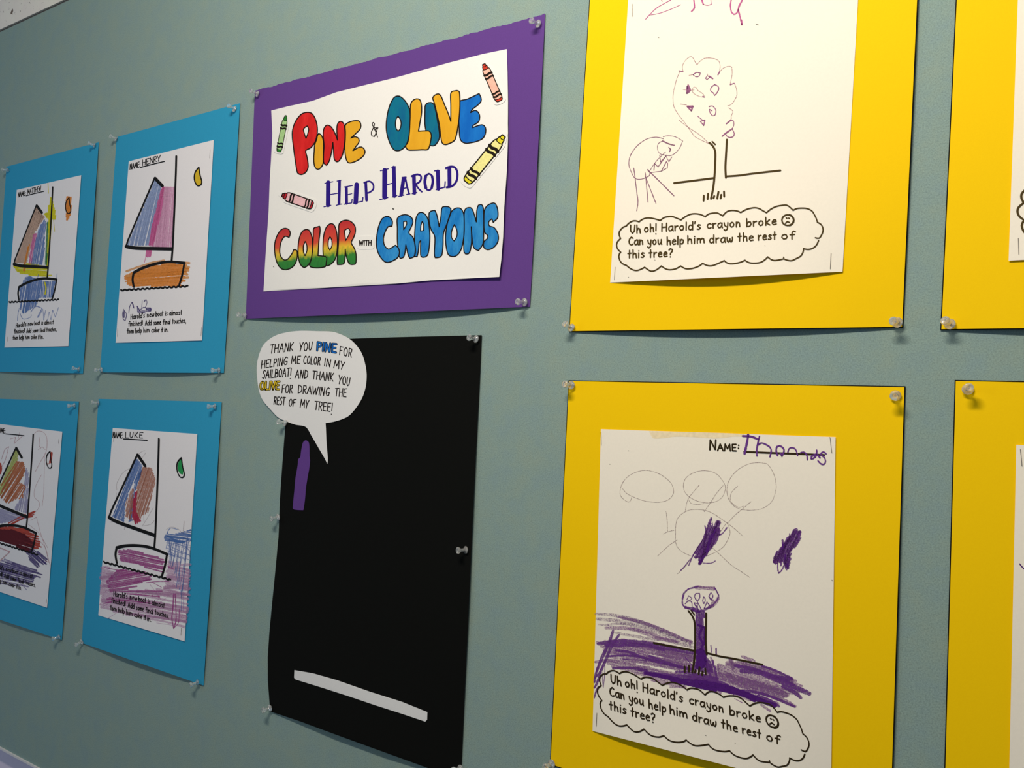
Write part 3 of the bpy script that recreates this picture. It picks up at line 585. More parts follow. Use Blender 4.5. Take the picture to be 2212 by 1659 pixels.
# the white card's sides wander a little, so it is cut as an outline
mb = MB()
edge = P('A:528,545 A:750,490 A:1070,420 A:1400,300 A:1700,225 A:2190,105 B:800,770 B:1250,655 B:1565,590 B:1575,900 B:1582,1300 B:1580,1640 C:1702,420 C:1705,700 C:1690,1150 C:1655,1640 E:1535,600 E:1515,850 E:1490,1060 E:700,1100 D:1900,1138 D:1100,1185 D:370,1228 D:395,800 D:430,300 D:440,0 A:525,1200 A:542,850')
fill(mb, edge, pw.h, 0.0, smooth=False, step=0.009, thick=0.0003)
card = mb.build('white_card', TITLEW, post)
M_RED = marker('red_marker', (205, 25, 22)); M_GOLD = marker('gold_marker', (226, 164, 28), (236, 178, 40)); M_TEAL = marker('teal_marker', (0, 98, 140), (0, 120, 140)); M_BLU = marker('blue_marker', (0, 98, 190), (20, 120, 205))
M_CBL = marker('blue_pencil_fill', (0, 112, 190), (60, 155, 215)); M_NAVY = ink('violet_blue_marker', (42, 22, 128))
zt = lift(wall(P('D:800,400')[0]), 0)[2]
RB = rainbow('rainbow_pencil', lift(wall(P('D:800,960')[0]), 0)[2], lift(wall(P('D:900,430')[0]), 0)[2])
OUTL = ink('black_marker_outline', (30, 22, 16))
LET = [
 ('z', M_TEAL, 'C:605,300 630,265 680,255 720,280 745,370 765,480 785,600 795,700 780,760 730,825 665,825 660,700 620,640 603,560 600,480 602,380', None, 0),
 ('z', M_RED, 'A:868,1345 845,1200 825,1050 808,900 812,800 850,690 920,600 990,570 1060,580 1110,650 1138,760 1135,870 1105,970 1050,1040 985,1078 1000,1150 1015,1240 1015,1310 980,1370 925,1395 885,1380', 'A:955,790 1005,750 1025,790 1010,860 988,915 970,860', 0),
 ('z', M_GOLD, 'A:1140,880 1158,850 1190,870 1215,930 1222,1020 1218,1150 1215,1250 1180,1310 1140,1325 1105,1290 1092,1200 1098,1080 1105,1000 1130,930', None, 0),
 ('z', M_GOLD, 'A:1510,740 1560,700 1640,680 1700,690 1718,750 1700,800 1650,850 1585,912 1640,893 1690,920 1690,970 1660,1010 1612,1078 1700,1030 1745,1040 1772,1085 1755,1140 1700,1190 1620,1230 1560,1240 1530,1210 1510,1130 1503,1020 1510,930 1512,830', None, 0),
 ('z', M_RED, 'A:1225,1240 1222,1130 1228,1010 1218,880 1225,790 1265,740 1320,760 1365,830 1408,938 1400,860 1400,760 1415,710 1450,688 1490,720 1505,820 1505,930 1490,1050 1470,1140 1430,1210 1395,1225 1365,1190 1355,1100 1346,970 1325,1110 1295,1220 1262,1272', None, 0),
 ('z', M_TEAL, 'C:240,168 290,185 350,250 390,330 405,430 400,560 390,700 350,820 290,880 230,895 180,870 130,780 95,660 88,540 105,400 140,280 190,190', 'C:245,438 275,480 285,540 270,610 245,635 220,600 210,540 220,470', 0),
 ('z', M_GOLD, 'C:410,290 440,230 490,205 535,220 555,290 555,400 535,520 515,635 600,630 660,635 685,680 680,750 645,870 560,880 450,885 375,880 345,830 375,780 395,650 405,450', None, 1),
 ('z', M_BLU, 'C:1068,238 1160,210 1250,170 1320,135 1345,190 1345,240 1300,290 1230,345 1208,388 1260,360 1300,375 1328,430 1318,500 1280,535 1238,560 1236,588 1310,560 1370,552 1405,590 1405,660 1370,730 1290,770 1200,790 1140,795 1090,770 1065,720 1055,600 1050,450 1060,330', None, 0),
 ('z', M_GOLD, 'C:705,195 735,155 780,140 815,170 860,280 910,400 945,505 945,300 945,130 1000,100 1045,100 1062,140 1065,300 1055,450 1035,600 1015,700 990,760 920,800 870,812 830,790 810,700 795,560 760,400 725,260', None, 1),
 ('z', RB, 'D:620,498 665,515 680,560 665,605 620,590 580,640 560,720 562,800 600,860 650,855 700,790 720,745 755,755 760,830 740,900 700,950 630,978 570,960 525,890 502,790 500,680 525,590 570,520', None, 0),
 ('z', RB, 'D:850,515 895,520 930,600 938,720 925,840 890,920 840,955 800,920 775,840 770,720 785,610 815,540', 'D:852,650 870,690 872,760 850,815 832,770 832,700', 0),
 ('z', RB, 'D:1145,445 1185,460 1215,540 1225,650 1218,780 1190,870 1130,925 1095,925 1070,860 1060,800 1058,700 1065,590 1095,490', 'D:1140,595 1160,640 1162,700 1138,750 1118,710 1120,640', 0),
 ('z', RB, 'D:950,500 985,485 1018,475 1025,520 1010,650 1000,815 1060,820 1100,835 1095,900 1085,940 1010,955 930,950 903,925 925,840 940,720 945,600', None, 1),
 ('z', RB, 'D:1245,450 1300,408 1370,415 1425,470 1432,540 1410,610 1385,665 1420,730 1440,800 1440,890 1430,912 1365,910 1330,830 1315,740 1310,870 1290,912 1225,918 1222,860 1235,700 1240,560', 'D:1310,520 1350,500 1372,530 1350,590 1320,640 1312,580', 0),
 ('z', M_CBL, 'E:190,360 230,375 255,420 248,475 205,480 170,540 150,620 165,700 210,740 250,720 290,695 325,730 335,790 300,850 200,893 140,860 90,780 68,680 75,580 95,480 135,390', None, 1),
 ('z', M_CBL, 'E:312,385 370,345 430,345 480,380 492,430 470,490 445,550 490,600 515,680 520,780 500,830 455,845 435,800 410,690 400,780 380,835 345,845 325,800 320,730 312,640 312,500', 'E:385,420 415,415 420,450 385,515', 0),
 ('z', M_CBL, 'E:575,315 620,325 660,380 680,480 688,600 680,720 660,810 620,832 585,820 580,740 582,640 565,660 555,760 540,825 510,825 520,740 510,640 515,520 525,400 545,340', 'E:600,420 615,450 615,525 580,530 585,460', 0),
 ('z', M_CBL, 'E:680,320 700,300 745,290 770,350 795,480 815,370 825,270 850,248 905,250 930,270 920,350 880,460 845,560 840,700 825,810 790,835 750,838 740,790 745,600 705,520 680,420', None, 0),
 ('z', M_CBL, 'E:1010,262 1050,275 1080,340 1085,470 1080,600 1050,740 1000,810 950,825 900,800 875,700 870,580 890,440 930,320 970,275', 'E:972,455 1000,520 1000,590 970,645 940,610 940,530', 0),
 ('z', M_CBL, 'E:1085,330 1100,275 1140,258 1180,280 1225,425 1230,300 1250,230 1280,222 1305,260 1312,400 1310,560 1300,680 1250,755 1215,740 1185,690 1166,480 1170,650 1150,770 1118,795 1085,775 1080,650 1085,480', None, 0),
 ('z', M_CBL, 'E:1320,290 1360,230 1430,205 1460,240 1475,310 1470,380 1440,410 1420,430 1405,390 1370,420 1375,470 1430,490 1470,550 1480,620 1460,680 1410,730 1350,745 1310,715 1315,650 1350,620 1355,580 1320,540 1312,420', None, 0)]
def PC(s):                # first token names the crop for the whole list
    return P(s)
for _, mat, out, hole, lay in LET:
    cr = out.split(':')[0]
    o = px(cr, [tuple(map(float, t.split(','))) for t in out.split(':')[1].split()])
    hs = [px(cr, [tuple(map(float, t.split(','))) for t in hole.split(':')[1].split()])] if hole else []
    mb = MB(); fill(mb, o, pw.h, 0.00010 + 0.00012 * lay, hs, mi=0)
    ribbon(mb, o, 2.5, pw.h, 0.00016 + 0.00012 * lay, mi=1, closed=True)
    for h_ in hs: ribbon(mb, h_, 2.3, pw.h, 0.00016 + 0.00012 * lay, mi=1, closed=True)
    mb.build('letter', [mat, OUTL], card)
mb = MB()
o_ = 0.00014
for s_, w_ in (('709,394 708.6,443', 9.5), ('733.4,391 732.4,440', 6), ('714,420 729,417.5', 2), ('701.5,396 718.9,392.4', 2), ('728,391 736.8,388.9', 2), ('699.6,446.7 714.9,443.2', 2), ('726,443.4 738.4,440.5', 2),
               ('748,405 748.5,439', 6.5), ('743.8,404 761.2,400.6', 2.2), ('750,420.6 760,418.3', 1.8), ('743,441.1 759.7,438.2 760.6,430.5', 2.2), ('770.4,398.5 768.4,437', 10), ('763.5,438.8 783,434.8 784,426.5', 2.4),
               ('790,395 791.8,432.5', 6)):
    ribbon(mb, P(s_), w_, pw.h, o_, smooth=False)
ribbon(mb, P('786.5,394.5 797.9,391.5 806,398 806,409 797,416 793,417'), 3.6, pw.h, o_)
mb.build('word', M_NAVY, card); mb = MB()
for s_, w_, sm in (('C:68,1155 66,1512', 10.5, 0), ('C:10,1160 115,1134', 2.2, 0), ('C:0,1545 110,1514', 2.2, 0), ('C:188,1118 196,1495', 8.2, 0), ('C:160,1122 212,1106', 2.2, 0), ('C:168,1508 230,1490', 2.2, 0), ('C:100,1345 C:170,1325', 2.2, 0),
               ('C:318,1262 C:286,1480', 8, 0), ('C:340,1250 C:362,1360 C:390,1465', 4, 0), ('C:318,1395 C:365,1383', 2.4, 0), ('C:252,1500 C:322,1482', 2.4, 0), ('C:358,1475 C:402,1466', 2.4, 0), ('C:300,1250 C:350,1245', 3, 0),
               ('C:455,1235 C:462,1455', 8, 0), ('C:425,1232 C:500,1208 C:548,1230 C:545,1285 C:510,1322 C:480,1338', 4.2, 1), ('C:480,1338 C:515,1395 C:560,1438', 3.6, 1), ('C:432,1465 C:494,1448', 2.4, 0),
               ('C:612,1230 C:600,1310 C:615,1390', 6.5, 1), ('C:695,1230 C:706,1300 C:690,1390', 5.5, 1), ('C:652,1200 C:690,1220 C:708,1300 C:690,1390 C:650,1418 C:612,1390 C:598,1310 C:612,1230 C:652,1200', 4, 1),
               ('C:772,1168 C:780,1400', 8.4, 0), ('C:730,1162 C:792,1156', 2.6, 0), ('C:750,1410 C:865,1378 C:870,1305', 2.8, 0),
               ('C:925,1120 C:928,1365', 8.4, 0), ('C:880,1127 C:940,1106 C:1000,1118 C:1032,1190 C:1020,1295 C:965,1362 C:890,1380', 4.8, 1)):
    cr = s_.split(':')[0]; pts = P(s_.replace(cr + ':', '')) if False else px(cr, [tuple(map(float, t.split(':')[-1].split(','))) for t in s_.split()])
    ribbon(mb, pts, w_, pw.h, o_, smooth=bool(sm))
mb.build('word', M_NAVY, card)
mb = MB()
for s_ in ('A:1940,775 A:1905,775 A:1870,740 A:1868,712 A:1885,703 A:1898,722 A:1885,770 A:1858,830 A:1862,880 A:1895,892 A:1915,850 A:1935,790', 'A:1885,765 A:1915,830 A:1938,898', 'A:1900,800 A:1945,775'):
    ribbon(mb, P(s_), 2.0, pw.h, o_)
mb.build('ampersand', OUTL, card)
def sticker(tip, tail, hw, dark, light, label):
    ax = (tail[0] - tip[0], tail[1] - tip[1]); L = math.hypot(*ax); n = (-ax[1] / L * hw, ax[0] / L * hw)
    q = lambda t, s: (tip[0] + ax[0] * t + n[0] * s, tip[1] + ax[1] * t + n[1] * s)
    e = hw * 0.75 / L; k = 1 + 0.72 * (8.5 / hw) * 0.8
    prof = [(0.0, .34), (0.05, .44), (0.06, .58), (0.12, .66), (0.14, .86), (0.2, 1), (0.9, 1), (0.97, .86), (1.0, .55)]
    halo = [q(-2.2 * e * 0.5, .3), q(0.0, .75), q(.1, 1.25), q(.2, k), q(.9, k), q(1 + e * .4, k * .95), q(1 + e * 1.0, .5), q(1 + e * 1.0, -.5), q(1 + e * .4, -k * .95), q(.9, -k), q(.2, -k), q(.1, -1.25), q(0.0, -.75), q(-2.2 * e * 0.5, -.3)]
    mb = MB(); fill(mb, halo, pw.h, 0.00045, thick=0.00028); base = mb.build('crayon_cutout', TITLEW, post); base['label'] = label
    def strip(t0, t1, mat, name, hs=lambda t: 1.0):
        pts = []
        ts = [t0 + (t1 - t0) * i / 6 for i in range(7)]
        def hwf(t):
            for (a, b), (c, d) in zip(prof, prof[1:]):
                if t <= c: return b + (d - b) * (t - a) / (c - a)
            return prof[-1][1]
        for t in ts: pts.append(q(t, hwf(t) * .97))
        for t in reversed(ts): pts.append(q(t, -hwf(t) * .97))
        m2 = MB(); fill(m2, pts, pw.h, 0.00055, smooth=False); m2.build(name, mat, base)
    dk = ink('crayon_%d_%d_%d' % dark, dark); lt = ink('crayon_%d_%d_%d' % light, light)
    strip(0, 0.14, dk, 'crayon_tip'); strip(0.14, 0.93, lt, 'crayon_wrapper'); strip(0.93, 1.0, dk, 'crayon_end')
    m2 = MB(); S = pw.h; oo = 0.00062
    ribbon(m2, [q(t, s) for t, s in prof] + [q(t, -s) for t, s in reversed(prof)], hw * 0.24, S, oo, smooth=False, closed=True)
    for t in (0.055, 0.135): ribbon(m2, [q(t, .6), q(t + .012, 0), q(t, -.6)], hw * .18, S, oo)
    for t, wdt in ((0.27, .055), (0.355, .05), (0.77, .045), (0.855, .05)):
        ribbon(m2, [q(t, 1), q(t + 0.015, .4), q(t - 0.01, -.4), q(t, -1)], wdt * L, S, oo)
    ribbon(m2, [q(.925, 1), q(.94, 0), q(.925, -1)], hw * .2, S, oo)
    m2.build('crayon_outline', OUTL, base)
sticker((617.5, 249.5), (602, 328), 5.6, (45, 130, 45), (168, 205, 140), 'green crayon cut-out at the left of the poster')
sticker((1044.8, 138.5), (1079.3, 218.3), 8.6, (205, 60, 40), (240, 185, 165), 'red crayon cut-out in the upper right of the poster')
sticker((1088.4, 293.5), (1007.5, 393.5), 11.2, (225, 210, 40), (238, 230, 150), 'yellow crayon cut-out beside the middle words')
sticker((609.5, 421), (675.3, 443.8), 9.8, (190, 30, 45), (235, 185, 190), 'red crayon cut-out at the left of the middle words')
mb = MB(); fill(mb, P('D:1465,590 D:1630,585 D:1650,600 D:1652,720 D:1635,738 D:1470,740 D:1455,725 D:1452,605'), pw.h, 0.0004, thick=0.00025)
lab = mb.build('word_label', TITLEW, post); lab['label'] = 'small pasted label with the word between the lower words'
mb = MB(); text(mb, 'WITH', 1476, 699, 1618, 695, (2, -58), 2.2, pw.h, 0.0005, cr='D'); mb.build('lettering', OUTL, lab)

# ------------------------------------------------------------------ the black sheet with the speech bubble
bl_out = P('620,735 690,733.2 K:-999,-999') if False else [(624, 735.5), (690, 733.4), (754.6, 731.7), (850, 728.5), (950, 726), (1040.7, 723.9), (1036, 830), (1029, 960), (1021, 1120), (1012.5, 1310), (1005, 1470), (999.3, 1600), (996.5, 1668), (994, 1688), (918.5, 1657), (830, 1625), (720, 1585), (650, 1559), (583.5, 1536.7),
          (578.5, 1470), (578.3, 1420), (581.5, 1370), (587, 1310), (594, 1240), (601.5, 1160), (604.5, 1080), (610, 1000), (616, 922.5), (619.5, 840)]
bs = Sheet([W_(p) for p in ((624, 735.5), (1040.7, 723.9), (996, 1688), (583.5, 1536.7))], 0.0012, lambda a, b: 4.5 * sin(PI * a) * (1 - b) ** 4 + 2.0 * sin(PI * b) ** 2 * a ** 6 + 0.8 * sin(PI * a) * sin(PI * b))
bt = empty('bubble_poster', base_of(bs), 'tall black sheet with white speech bubble, purple paper crayon and white strip', 'poster')
mb = MB(); fill(mb, bl_out, bs.h, 0, smooth=False, step=0.010, thick=0.0003); mb.build('black_mount', BLK, bt)
BUB = P('S:800,90 S:960,95 S:1130,100 S:1250,130 S:1380,195 S:1480,290 S:1550,400 S:1590,530 S:1610,680 S:1595,840 S:1550,980 S:1470,1110 S:1380,1212 S:1290,1260 S:1180,1295 S:1065,1315 S:1070,1400 T:893,400 T:910,620 T:902,692 T:870,620 T:760,430 T:690,310 S:800,1365 S:660,1335 S:540,1290 S:430,1235 S:330,1130 S:230,1010 S:180,880 S:155,700 S:152,560 S:175,430 S:230,290 S:320,200 S:430,140 S:580,105 S:700,92')
mb = MB(); BW = paper('white_bubble_paper', (232, 231, 230), 0.02, 0.7, 500, 0.12)
fill(mb, BUB, bs.h, 0.0009, step=0.009, thick=0.0003); bub = mb.build('speech_bubble', BW, bt)
so = 0.00105
WORDS = (('THANK', 322, 388, 632, 356, 112), ('YOU', 712, 362, 885, 350, 115), ('FOR', 1243, 408, 1412, 440, 112), ('HELPING', 205, 590, 555, 538, 104), ('ME', 605, 525, 725, 525, 100), ('COLOR', 765, 522, 992, 545, 104), ('IN', 1045, 550, 1128, 575, 100), ('MY', 1170, 580, 1310, 602, 100),
           ('SAILBOAT!', 222, 722, 605, 690, 108), ('AND', 660, 715, 825, 720, 108), ('THANK', 885, 728, 1165, 758, 108), ('YOU', 1232, 790, 1385, 825, 110), ('FOR', 480, 915, 622, 915, 108), ('DRAWING', 695, 915, 1115, 955, 108), ('THE', 1185, 958, 1338, 965, 106),
           ('REST', 375, 1065, 520, 1075, 102), ('OF', 572, 1090, 662, 1095, 95), ('MY', 725, 1105, 835, 1122, 108), ('TREE!', 912, 1135, 1152, 1165, 112))
for l0, l1 in ((0, 2), (2, 3), (3, 8), (8, 12), (12, 15), (15, 19)):
    k = MB()
    for t_ in WORDS[l0:l1]: text(k, *t_[:5], (12, -t_[5]), 2.0, bs.h, so, cr='S', wob=2)
    k.build('speech_line', OUTL, bub)
for w_, x0, y0, x1, y1, hh, mt in (('PINE', 945, 350, 1205, 378, 112, M_BLU), ('OLIVE', 192, 870, 448, 866, 104, ink('yellow_marker_letters', (222, 190, 40)))):
    k = MB(); text(k, w_, x0, y0, x1, y1, (8, -hh), 5.0, bs.h, so, cr='S'); k.build('bold_word_outline', OUTL, bub)
    k = MB(); text(k, w_, x0, y0, x1, y1, (8, -hh), 2.8, bs.h, so + 0.00006, cr='S'); k.build('bold_word', mt, bub)
mb = MB(); fill(mb, P('T:615,375 T:650,392 T:665,440 T:668,590 T:676,640 T:662,760 T:645,850 T:632,930 T:620,1010 T:605,1180 T:585,1303 T:500,1300 T:447,1285 T:448,1220 T:465,1050 T:480,880 T:498,780 T:512,690 T:518,625 T:545,600 T:555,520 T:575,420 T:595,385'), bs.h, 0.0005, thick=0.0003)
mb.build('paper_crayon', PUR, bt)['label'] = 'purple paper cut-out of a crayon below the speech bubble'
mb = MB(); fill(mb, P('K:408,372 K:580,402 K:800,465 K:1100,570 K:1400,665 K:1630,758 K:1628,830 K:1610,846 K:1400,775 K:1150,695 K:900,610 K:650,530 K:430,462 K:412,455 K:405,440'), bs.h, 0.0005, smooth=False, thick=0.0003)
mb.build('paper_strip', BW, bt)['label'] = 'long white paper strip near the bottom'

# ------------------------------------------------------------------ the tree drawings on yellow paper
CL = ['4:415,540 4:455,495 4:520,455 4:580,450 4:635,467', '4:635,467 4:690,425 4:760,402 4:830,402 4:920,420 4:995,444', '4:995,444 4:1060,395 4:1130,378 4:1200,375 4:1280,405 4:1350,434', '4:1350,434 4:1430,375 4:1520,335 4:1600,328 4:1680,340 4:1745,368',
      '4:1762,380 4:1820,335 4:1890,318 4:1970,315 4:2020,340 4:2062,365', '5:8,365 5:70,300 5:130,275 5:200,272 5:270,285 5:315,308', '5:315,308 5:400,260 5:480,235 5:560,225 5:630,240 5:700,280 5:755,310', '5:755,310 5:830,250 5:920,205 5:1020,185 5:1100,182 5:1160,220 5:1210,270',
      '5:1210,270 5:1270,240 5:1360,232 5:1450,240 5:1530,280 5:1570,340 5:1605,410 5:1625,475', '5:1625,475 5:1680,505 5:1715,560 5:1720,620 5:1700,680 5:1655,745 5:1590,738', '5:1645,785 5:1610,860 5:1550,915 5:1470,938 5:1388,925', '5:1388,925 5:1380,980 5:1340,1050 5:1260,1095 5:1190,1128 5:1130,1125 5:1055,1100 5:1048,1072',
      '5:1050,1098 5:960,1118 5:880,1125 5:820,1100 5:778,1065', '5:778,1065 5:720,1120 5:650,1160 5:560,1172 5:480,1168 5:430,1150 5:388,1122', '5:388,1122 5:300,1160 5:180,1182 5:110,1178 5:70,1160 5:35,1128', '4:2089,1128 4:2000,1170 4:1900,1210 4:1840,1218 4:1780,1205 4:1720,1175',
      '4:1720,1175 4:1660,1220 4:1560,1258 4:1460,1270 4:1400,1255 4:1345,1220', '4:1345,1220 4:1270,1265 4:1170,1285 4:1090,1270 4:1015,1220', '4:1015,1220 4:950,1275 4:880,1308 4:840,1310 4:790,1285 4:730,1242', '4:730,1242 4:670,1275 4:600,1298 4:540,1290 4:480,1260 4:420,1210',
      '4:420,1210 4:350,1180 4:305,1120 4:290,1050 4:300,1010 4:322,985', '4:322,985 4:270,930 4:252,870 4:265,810 4:320,750', '4:320,750 4:298,700 4:298,640 4:330,590 4:370,555 4:415,540']
TXT = [('Uh', 1360.8, 503.5, 1384.2, 503), ('oh!', 1391.1, 501.8, 1418.4, 500), ("Harold's", 1428.5, 499.8, 1513.9, 495.3), ('crayon', 1526.6, 493.4, 1599.2, 489.6), ('broke', 1611.3, 489.6, 1677.7, 484.8),
       ('Can', 1357.6, 529.5, 1389.2, 528.2), ('you', 1398.1, 529, 1429.7, 527.6), ('help', 1439.9, 528.8, 1477.2, 527), ('him', 1484.2, 526.3, 1522.8, 524.4), ('draw', 1531.6, 525, 1583.4, 522.8), ('the', 1593.2, 520.6, 1627.7, 519.8), ('rest', 1636.6, 518.7, 1677.1, 516.8), ('of', 1687.2, 516.8, 1717, 516.2),
       ('this', 1355.7, 557.3, 1392.4, 556), ('tree?', 1401.3, 556, 1453.2, 554.2)]
G['U'] = G['U']
def tree_print(parent, S, mp, mat):
    o = 0.00026; k = MB()
    for c in CL: ribbon(k, P(c), 3.0, S, o, mp)
    k.build('cloud_outline', mat, parent)
    for l0, l1 in ((0, 5), (5, 13), (13, 15)):
        k = MB()
        for w, a, b, c, d in TXT[l0:l1]: text(k, w, a, b, c, d, (0.3, -17.2), 3.0, S, o, mp)
        k.build('caption_line', mat, parent)
    k = MB(); cx, cy = 1701.5, 475.4
    ribbon(k, [(cx + 12.6 * math.cos(i * PI / 8), cy + 11.6 * sin(i * PI / 8)) for i in range(16)], 3.4, S, o, mp, closed=True)
    ribbon(k, [(cx + 13 * math.cos(i * PI / 10), cy + 12 * sin(i * PI / 10)) for i in range(-4, 5)], 4.2, S, o, mp)
    for q in ('5:1092,400 5:1104,406', '5:1134,404 5:1146,410'): ribbon(k, P(q), 3.2, S, o, mp)
    ribbon(k, P('5:1080,490 5:1112,462 5:1148,478'), 3.0, S, o, mp)
    k.build('sad_face', mat, parent)
    k = MB()
    ribbon(k, P('3:1066,158 3:1108,200 3:1133,270 3:1132,400 3:1124,560 3:1108,700 3:1082,825'), 4.4, S, o, mp)
    ribbon(k, P('3:1098,143 3:1132,176'), 3.4, S, o, mp)
    ribbon(k, P('3:1273,120 3:1262,300 3:1255,450 3:1260,573'), 4.4, S, o, mp)
    ribbon(k, P('3:642,638 3:850,612 3:1115,578'), 4.2, S, o, mp); ribbon(k, P('3:1262,558 3:1430,546 3:1570,526 3:1912,487'), 4.0, S, o, mp)
    k.build('trunk_and_ground_line', mat, parent)
    k = MB()
    for q in ('3:996,788 3:993,848', '3:1048,765 3:1042,828', '3:1122,792 3:1112,818', '3:1172,742 3:1157,822', '3:1206,778 3:1197,820', '3:1238,738 3:1240,798'): ribbon(k, P(q), 4.2, S, o, mp)
    k.build('grass_tuft', mat, parent)
def yellow_sheet(label, corners, wc, lf, dlift):
    s = Sheet(corners, 0.0016, lf); t = empty('tree_drawing_sheet', base_of(s), label, 'drawing', 'tree drawings mounted on yellow paper')
    mb = MB(); s.mesh(mb, 36, 0.0003, off=-0.0005, grow=0.0008); mb.build('dark_border_sheet', BLK, t, True)  # slightly larger dark sheet behind the mount, showing as a thin dark border
    mb = MB(); s.mesh(mb); mb.build('yellow_mount', YEL, t, True)
    d = Sheet(wc, 0.0005, dlift, s); mb = MB(); d.mesh(mb, 40, 0.00014); dr = mb.build('drawing_paper', WARMW, t, True)
    return s, d, dr
bl, br = W_((1230.4, 715.2)), W_((1948.7, 705.9))
y1c = up_from(bl, br, (1274.4, 0), (1230.4, 715.2), (1981, 0), (1948.7, 705.9), SH)
wbl, wbr = W_((1318, 610.5)), W_((1820, 587))
w1c = up_from(wbl, wbr, (1357, 0), (1318, 610.5), (1853.5, 0), (1820, 587), LH)
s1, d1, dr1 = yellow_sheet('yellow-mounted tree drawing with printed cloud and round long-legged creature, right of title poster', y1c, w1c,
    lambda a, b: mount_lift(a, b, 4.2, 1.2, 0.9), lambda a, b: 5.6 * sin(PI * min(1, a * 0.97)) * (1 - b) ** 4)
tree_print(dr1, d1.h, ident, OLV)
W_PUR = wax('plum_crayon_line', (150, 92, 132), 0.85); W_PT = wax('thin_plum_crayon_line', (172, 130, 138), 0.52); W_PK = wax('rosy_crayon_line', (190, 95, 150), 0.85); W_PKT = wax('thin_rosy_crayon_line', (200, 150, 140), 0.5)
S = d1.h
def strokes(lst, wd, f=0.00016, S_=None): return lambda m: [ribbon(m, P(q), wd, S_, f, jit=.18) for q in lst]
crayon(dr1, 'crown_line', W_PT, strokes(['2:1060,1165 2:900,1085 2:860,1040 2:760,900 2:690,810 2:640,720 2:628,620 2:635,540 2:650,480 2:670,400 2:705,310 2:700,290 2:750,300', '2:750,300 2:740,240 2:775,170 2:830,125 2:865,135 2:890,180 2:915,220 2:950,180 2:1000,145 2:1060,138 2:1130,150 2:1175,175 2:1192,230 2:1185,290 2:1165,340',
   '2:1185,305 2:1230,260 2:1290,238 2:1330,245 2:1335,330 2:1312,455 2:1360,440 2:1385,500 2:1392,580 2:1365,640 2:1330,690 2:1280,712', '2:1295,735 2:1345,775 2:1325,830 2:1320,880 2:1265,925', '2:700,880 2:800,960 2:950,1060 2:1060,1162', '2:820,347 2:870,335', '2:1040,330 2:1045,352', '2:750,515 2:790,520', '2:840,525 2:880,520', '2:720,690 2:790,700', '2:905,490 2:880,485 2:855,520 2:880,565 2:950,600 2:1005,605 2:985,565 2:930,530 2:905,490'], 1.5, S_=S))
crayon(dr1, 'fruit_doodles', W_PUR, lambda m: [ribbon(m, P(q), w, S, .0002, jit=.2) for q, w in (('2:870,340 2:905,312 2:955,318 2:940,355 2:900,362 2:870,340', 1.8), ('2:1015,380 2:1040,350 2:1065,370 2:1035,398 2:1015,380', 1.4), ('2:1062,357 2:1102,384', 3.2), ('2:810,465 2:832,525 2:795,558 2:800,480 2:815,540', 3.6), ('2:985,600 2:1005,605', 2.6),
   ('2:1125,457 2:1165,475 2:1175,510 2:1150,560 2:1125,586 2:1112,558 2:1078,530 2:1085,490 2:1125,457', 2.0), ('2:797,717 2:865,717 2:848,768 2:805,728 2:850,730', 3.2), ('2:1060,720 2:1100,712 2:1140,760 2:1130,820 2:1105,830 2:1070,790 2:1065,752 2:1095,770', 1.8), ('2:925,835 2:980,880', 1.4), ('2:955,895 2:1010,880 2:995,945 2:955,895', 2.0),
   ('2:1185,305 2:1165,340', 2.2), ('2:1320,880 2:1265,925', 2.4), ('2:1320,880 2:1350,890 2:1355,940 2:1335,985', 1.6), ('2:1335,985 2:1270,1030 2:1215,1075', 3.0), ('2:1335,985 2:1360,1040 2:1345,1080 2:1300,1088 2:1265,1065', 2.2), ('2:1312,458 2:1360,440', 2.2), ('2:700,292 2:745,302', 2))])
crayon(dr1, 'creature_line', wax('creature_plum_line', (142, 98, 124), 0.7), lambda m: [ribbon(m, P(q), w, S, .0002, jit=.2) for q, w in (('2:515,1105 2:430,1085 2:320,1105 2:220,1170 2:150,1250 2:110,1330 2:102,1420 2:130,1500 2:165,1565 2:210,1588 2:270,1580 2:345,1545 2:350,1510', 1.5),
   ('2:510,1080 2:570,1068 2:660,1082 2:745,1130 2:710,1210 2:660,1270 2:600,1305 2:540,1300 2:470,1280 2:443,1220 2:455,1160 2:505,1130', 1.3), ('2:505,1130 2:580,1165 2:645,1182', 2.6), ('2:578,1207 2:600,1230 2:585,1260', 2.4), ('2:540,1260 2:430,1370 2:355,1480', 1.2), ('2:470,1300 2:480,1380 2:545,1310 2:580,1378 2:615,1320', 1.6),
   ('2:400,1480 2:410,1400 2:450,1440 2:550,1300', 1.8), ('2:490,1490 2:550,1375 2:565,1400 2:560,1455', 1.8), ('2:330,1475 2:355,1505 2:420,1500 2:490,1490 2:550,1455', 1.5), ('3:160,460 3:175,570 3:195,740 3:210,860 3:195,970', 1.8), ('3:297,515 3:310,640 3:330,865', 1.8), ('3:300,560 3:370,740 3:425,880', 2.0), ('3:330,485 3:430,580 3:540,690 3:640,790', 2.2), ('2:328,1475 2:350,1500', 3))])
crayon(dr1, 'name_strokes', W_PK, lambda m: [ribbon(m, P(q), w, S, .0002, jit=.2) for q, w in (('1:600,0 1:440,90 1:350,175 1:300,230', 1.5), ('1:878,-60 1:878,0 1:884,90 1:850,135', 3.2), ('1:970,-60 1:975,0 1:990,50', 3.4), ('1:990,52 1:1045,62 1:1085,50 1:1078,-30', 1.6), ('1:1330,-40 1:1315,70 1:1330,150 1:1355,170 1:1390,155 1:1410,110', 3.2), ('1:1470,-60 1:1455,0 1:1410,100 1:1430,200 1:1450,290', 3.2), ('1:1445,240 1:1450,292', 4.4), ('1:340,180 1:460,160 1:600,110 1:720,55', 1.2), ('1:480,-20 1:500,15', 2))])
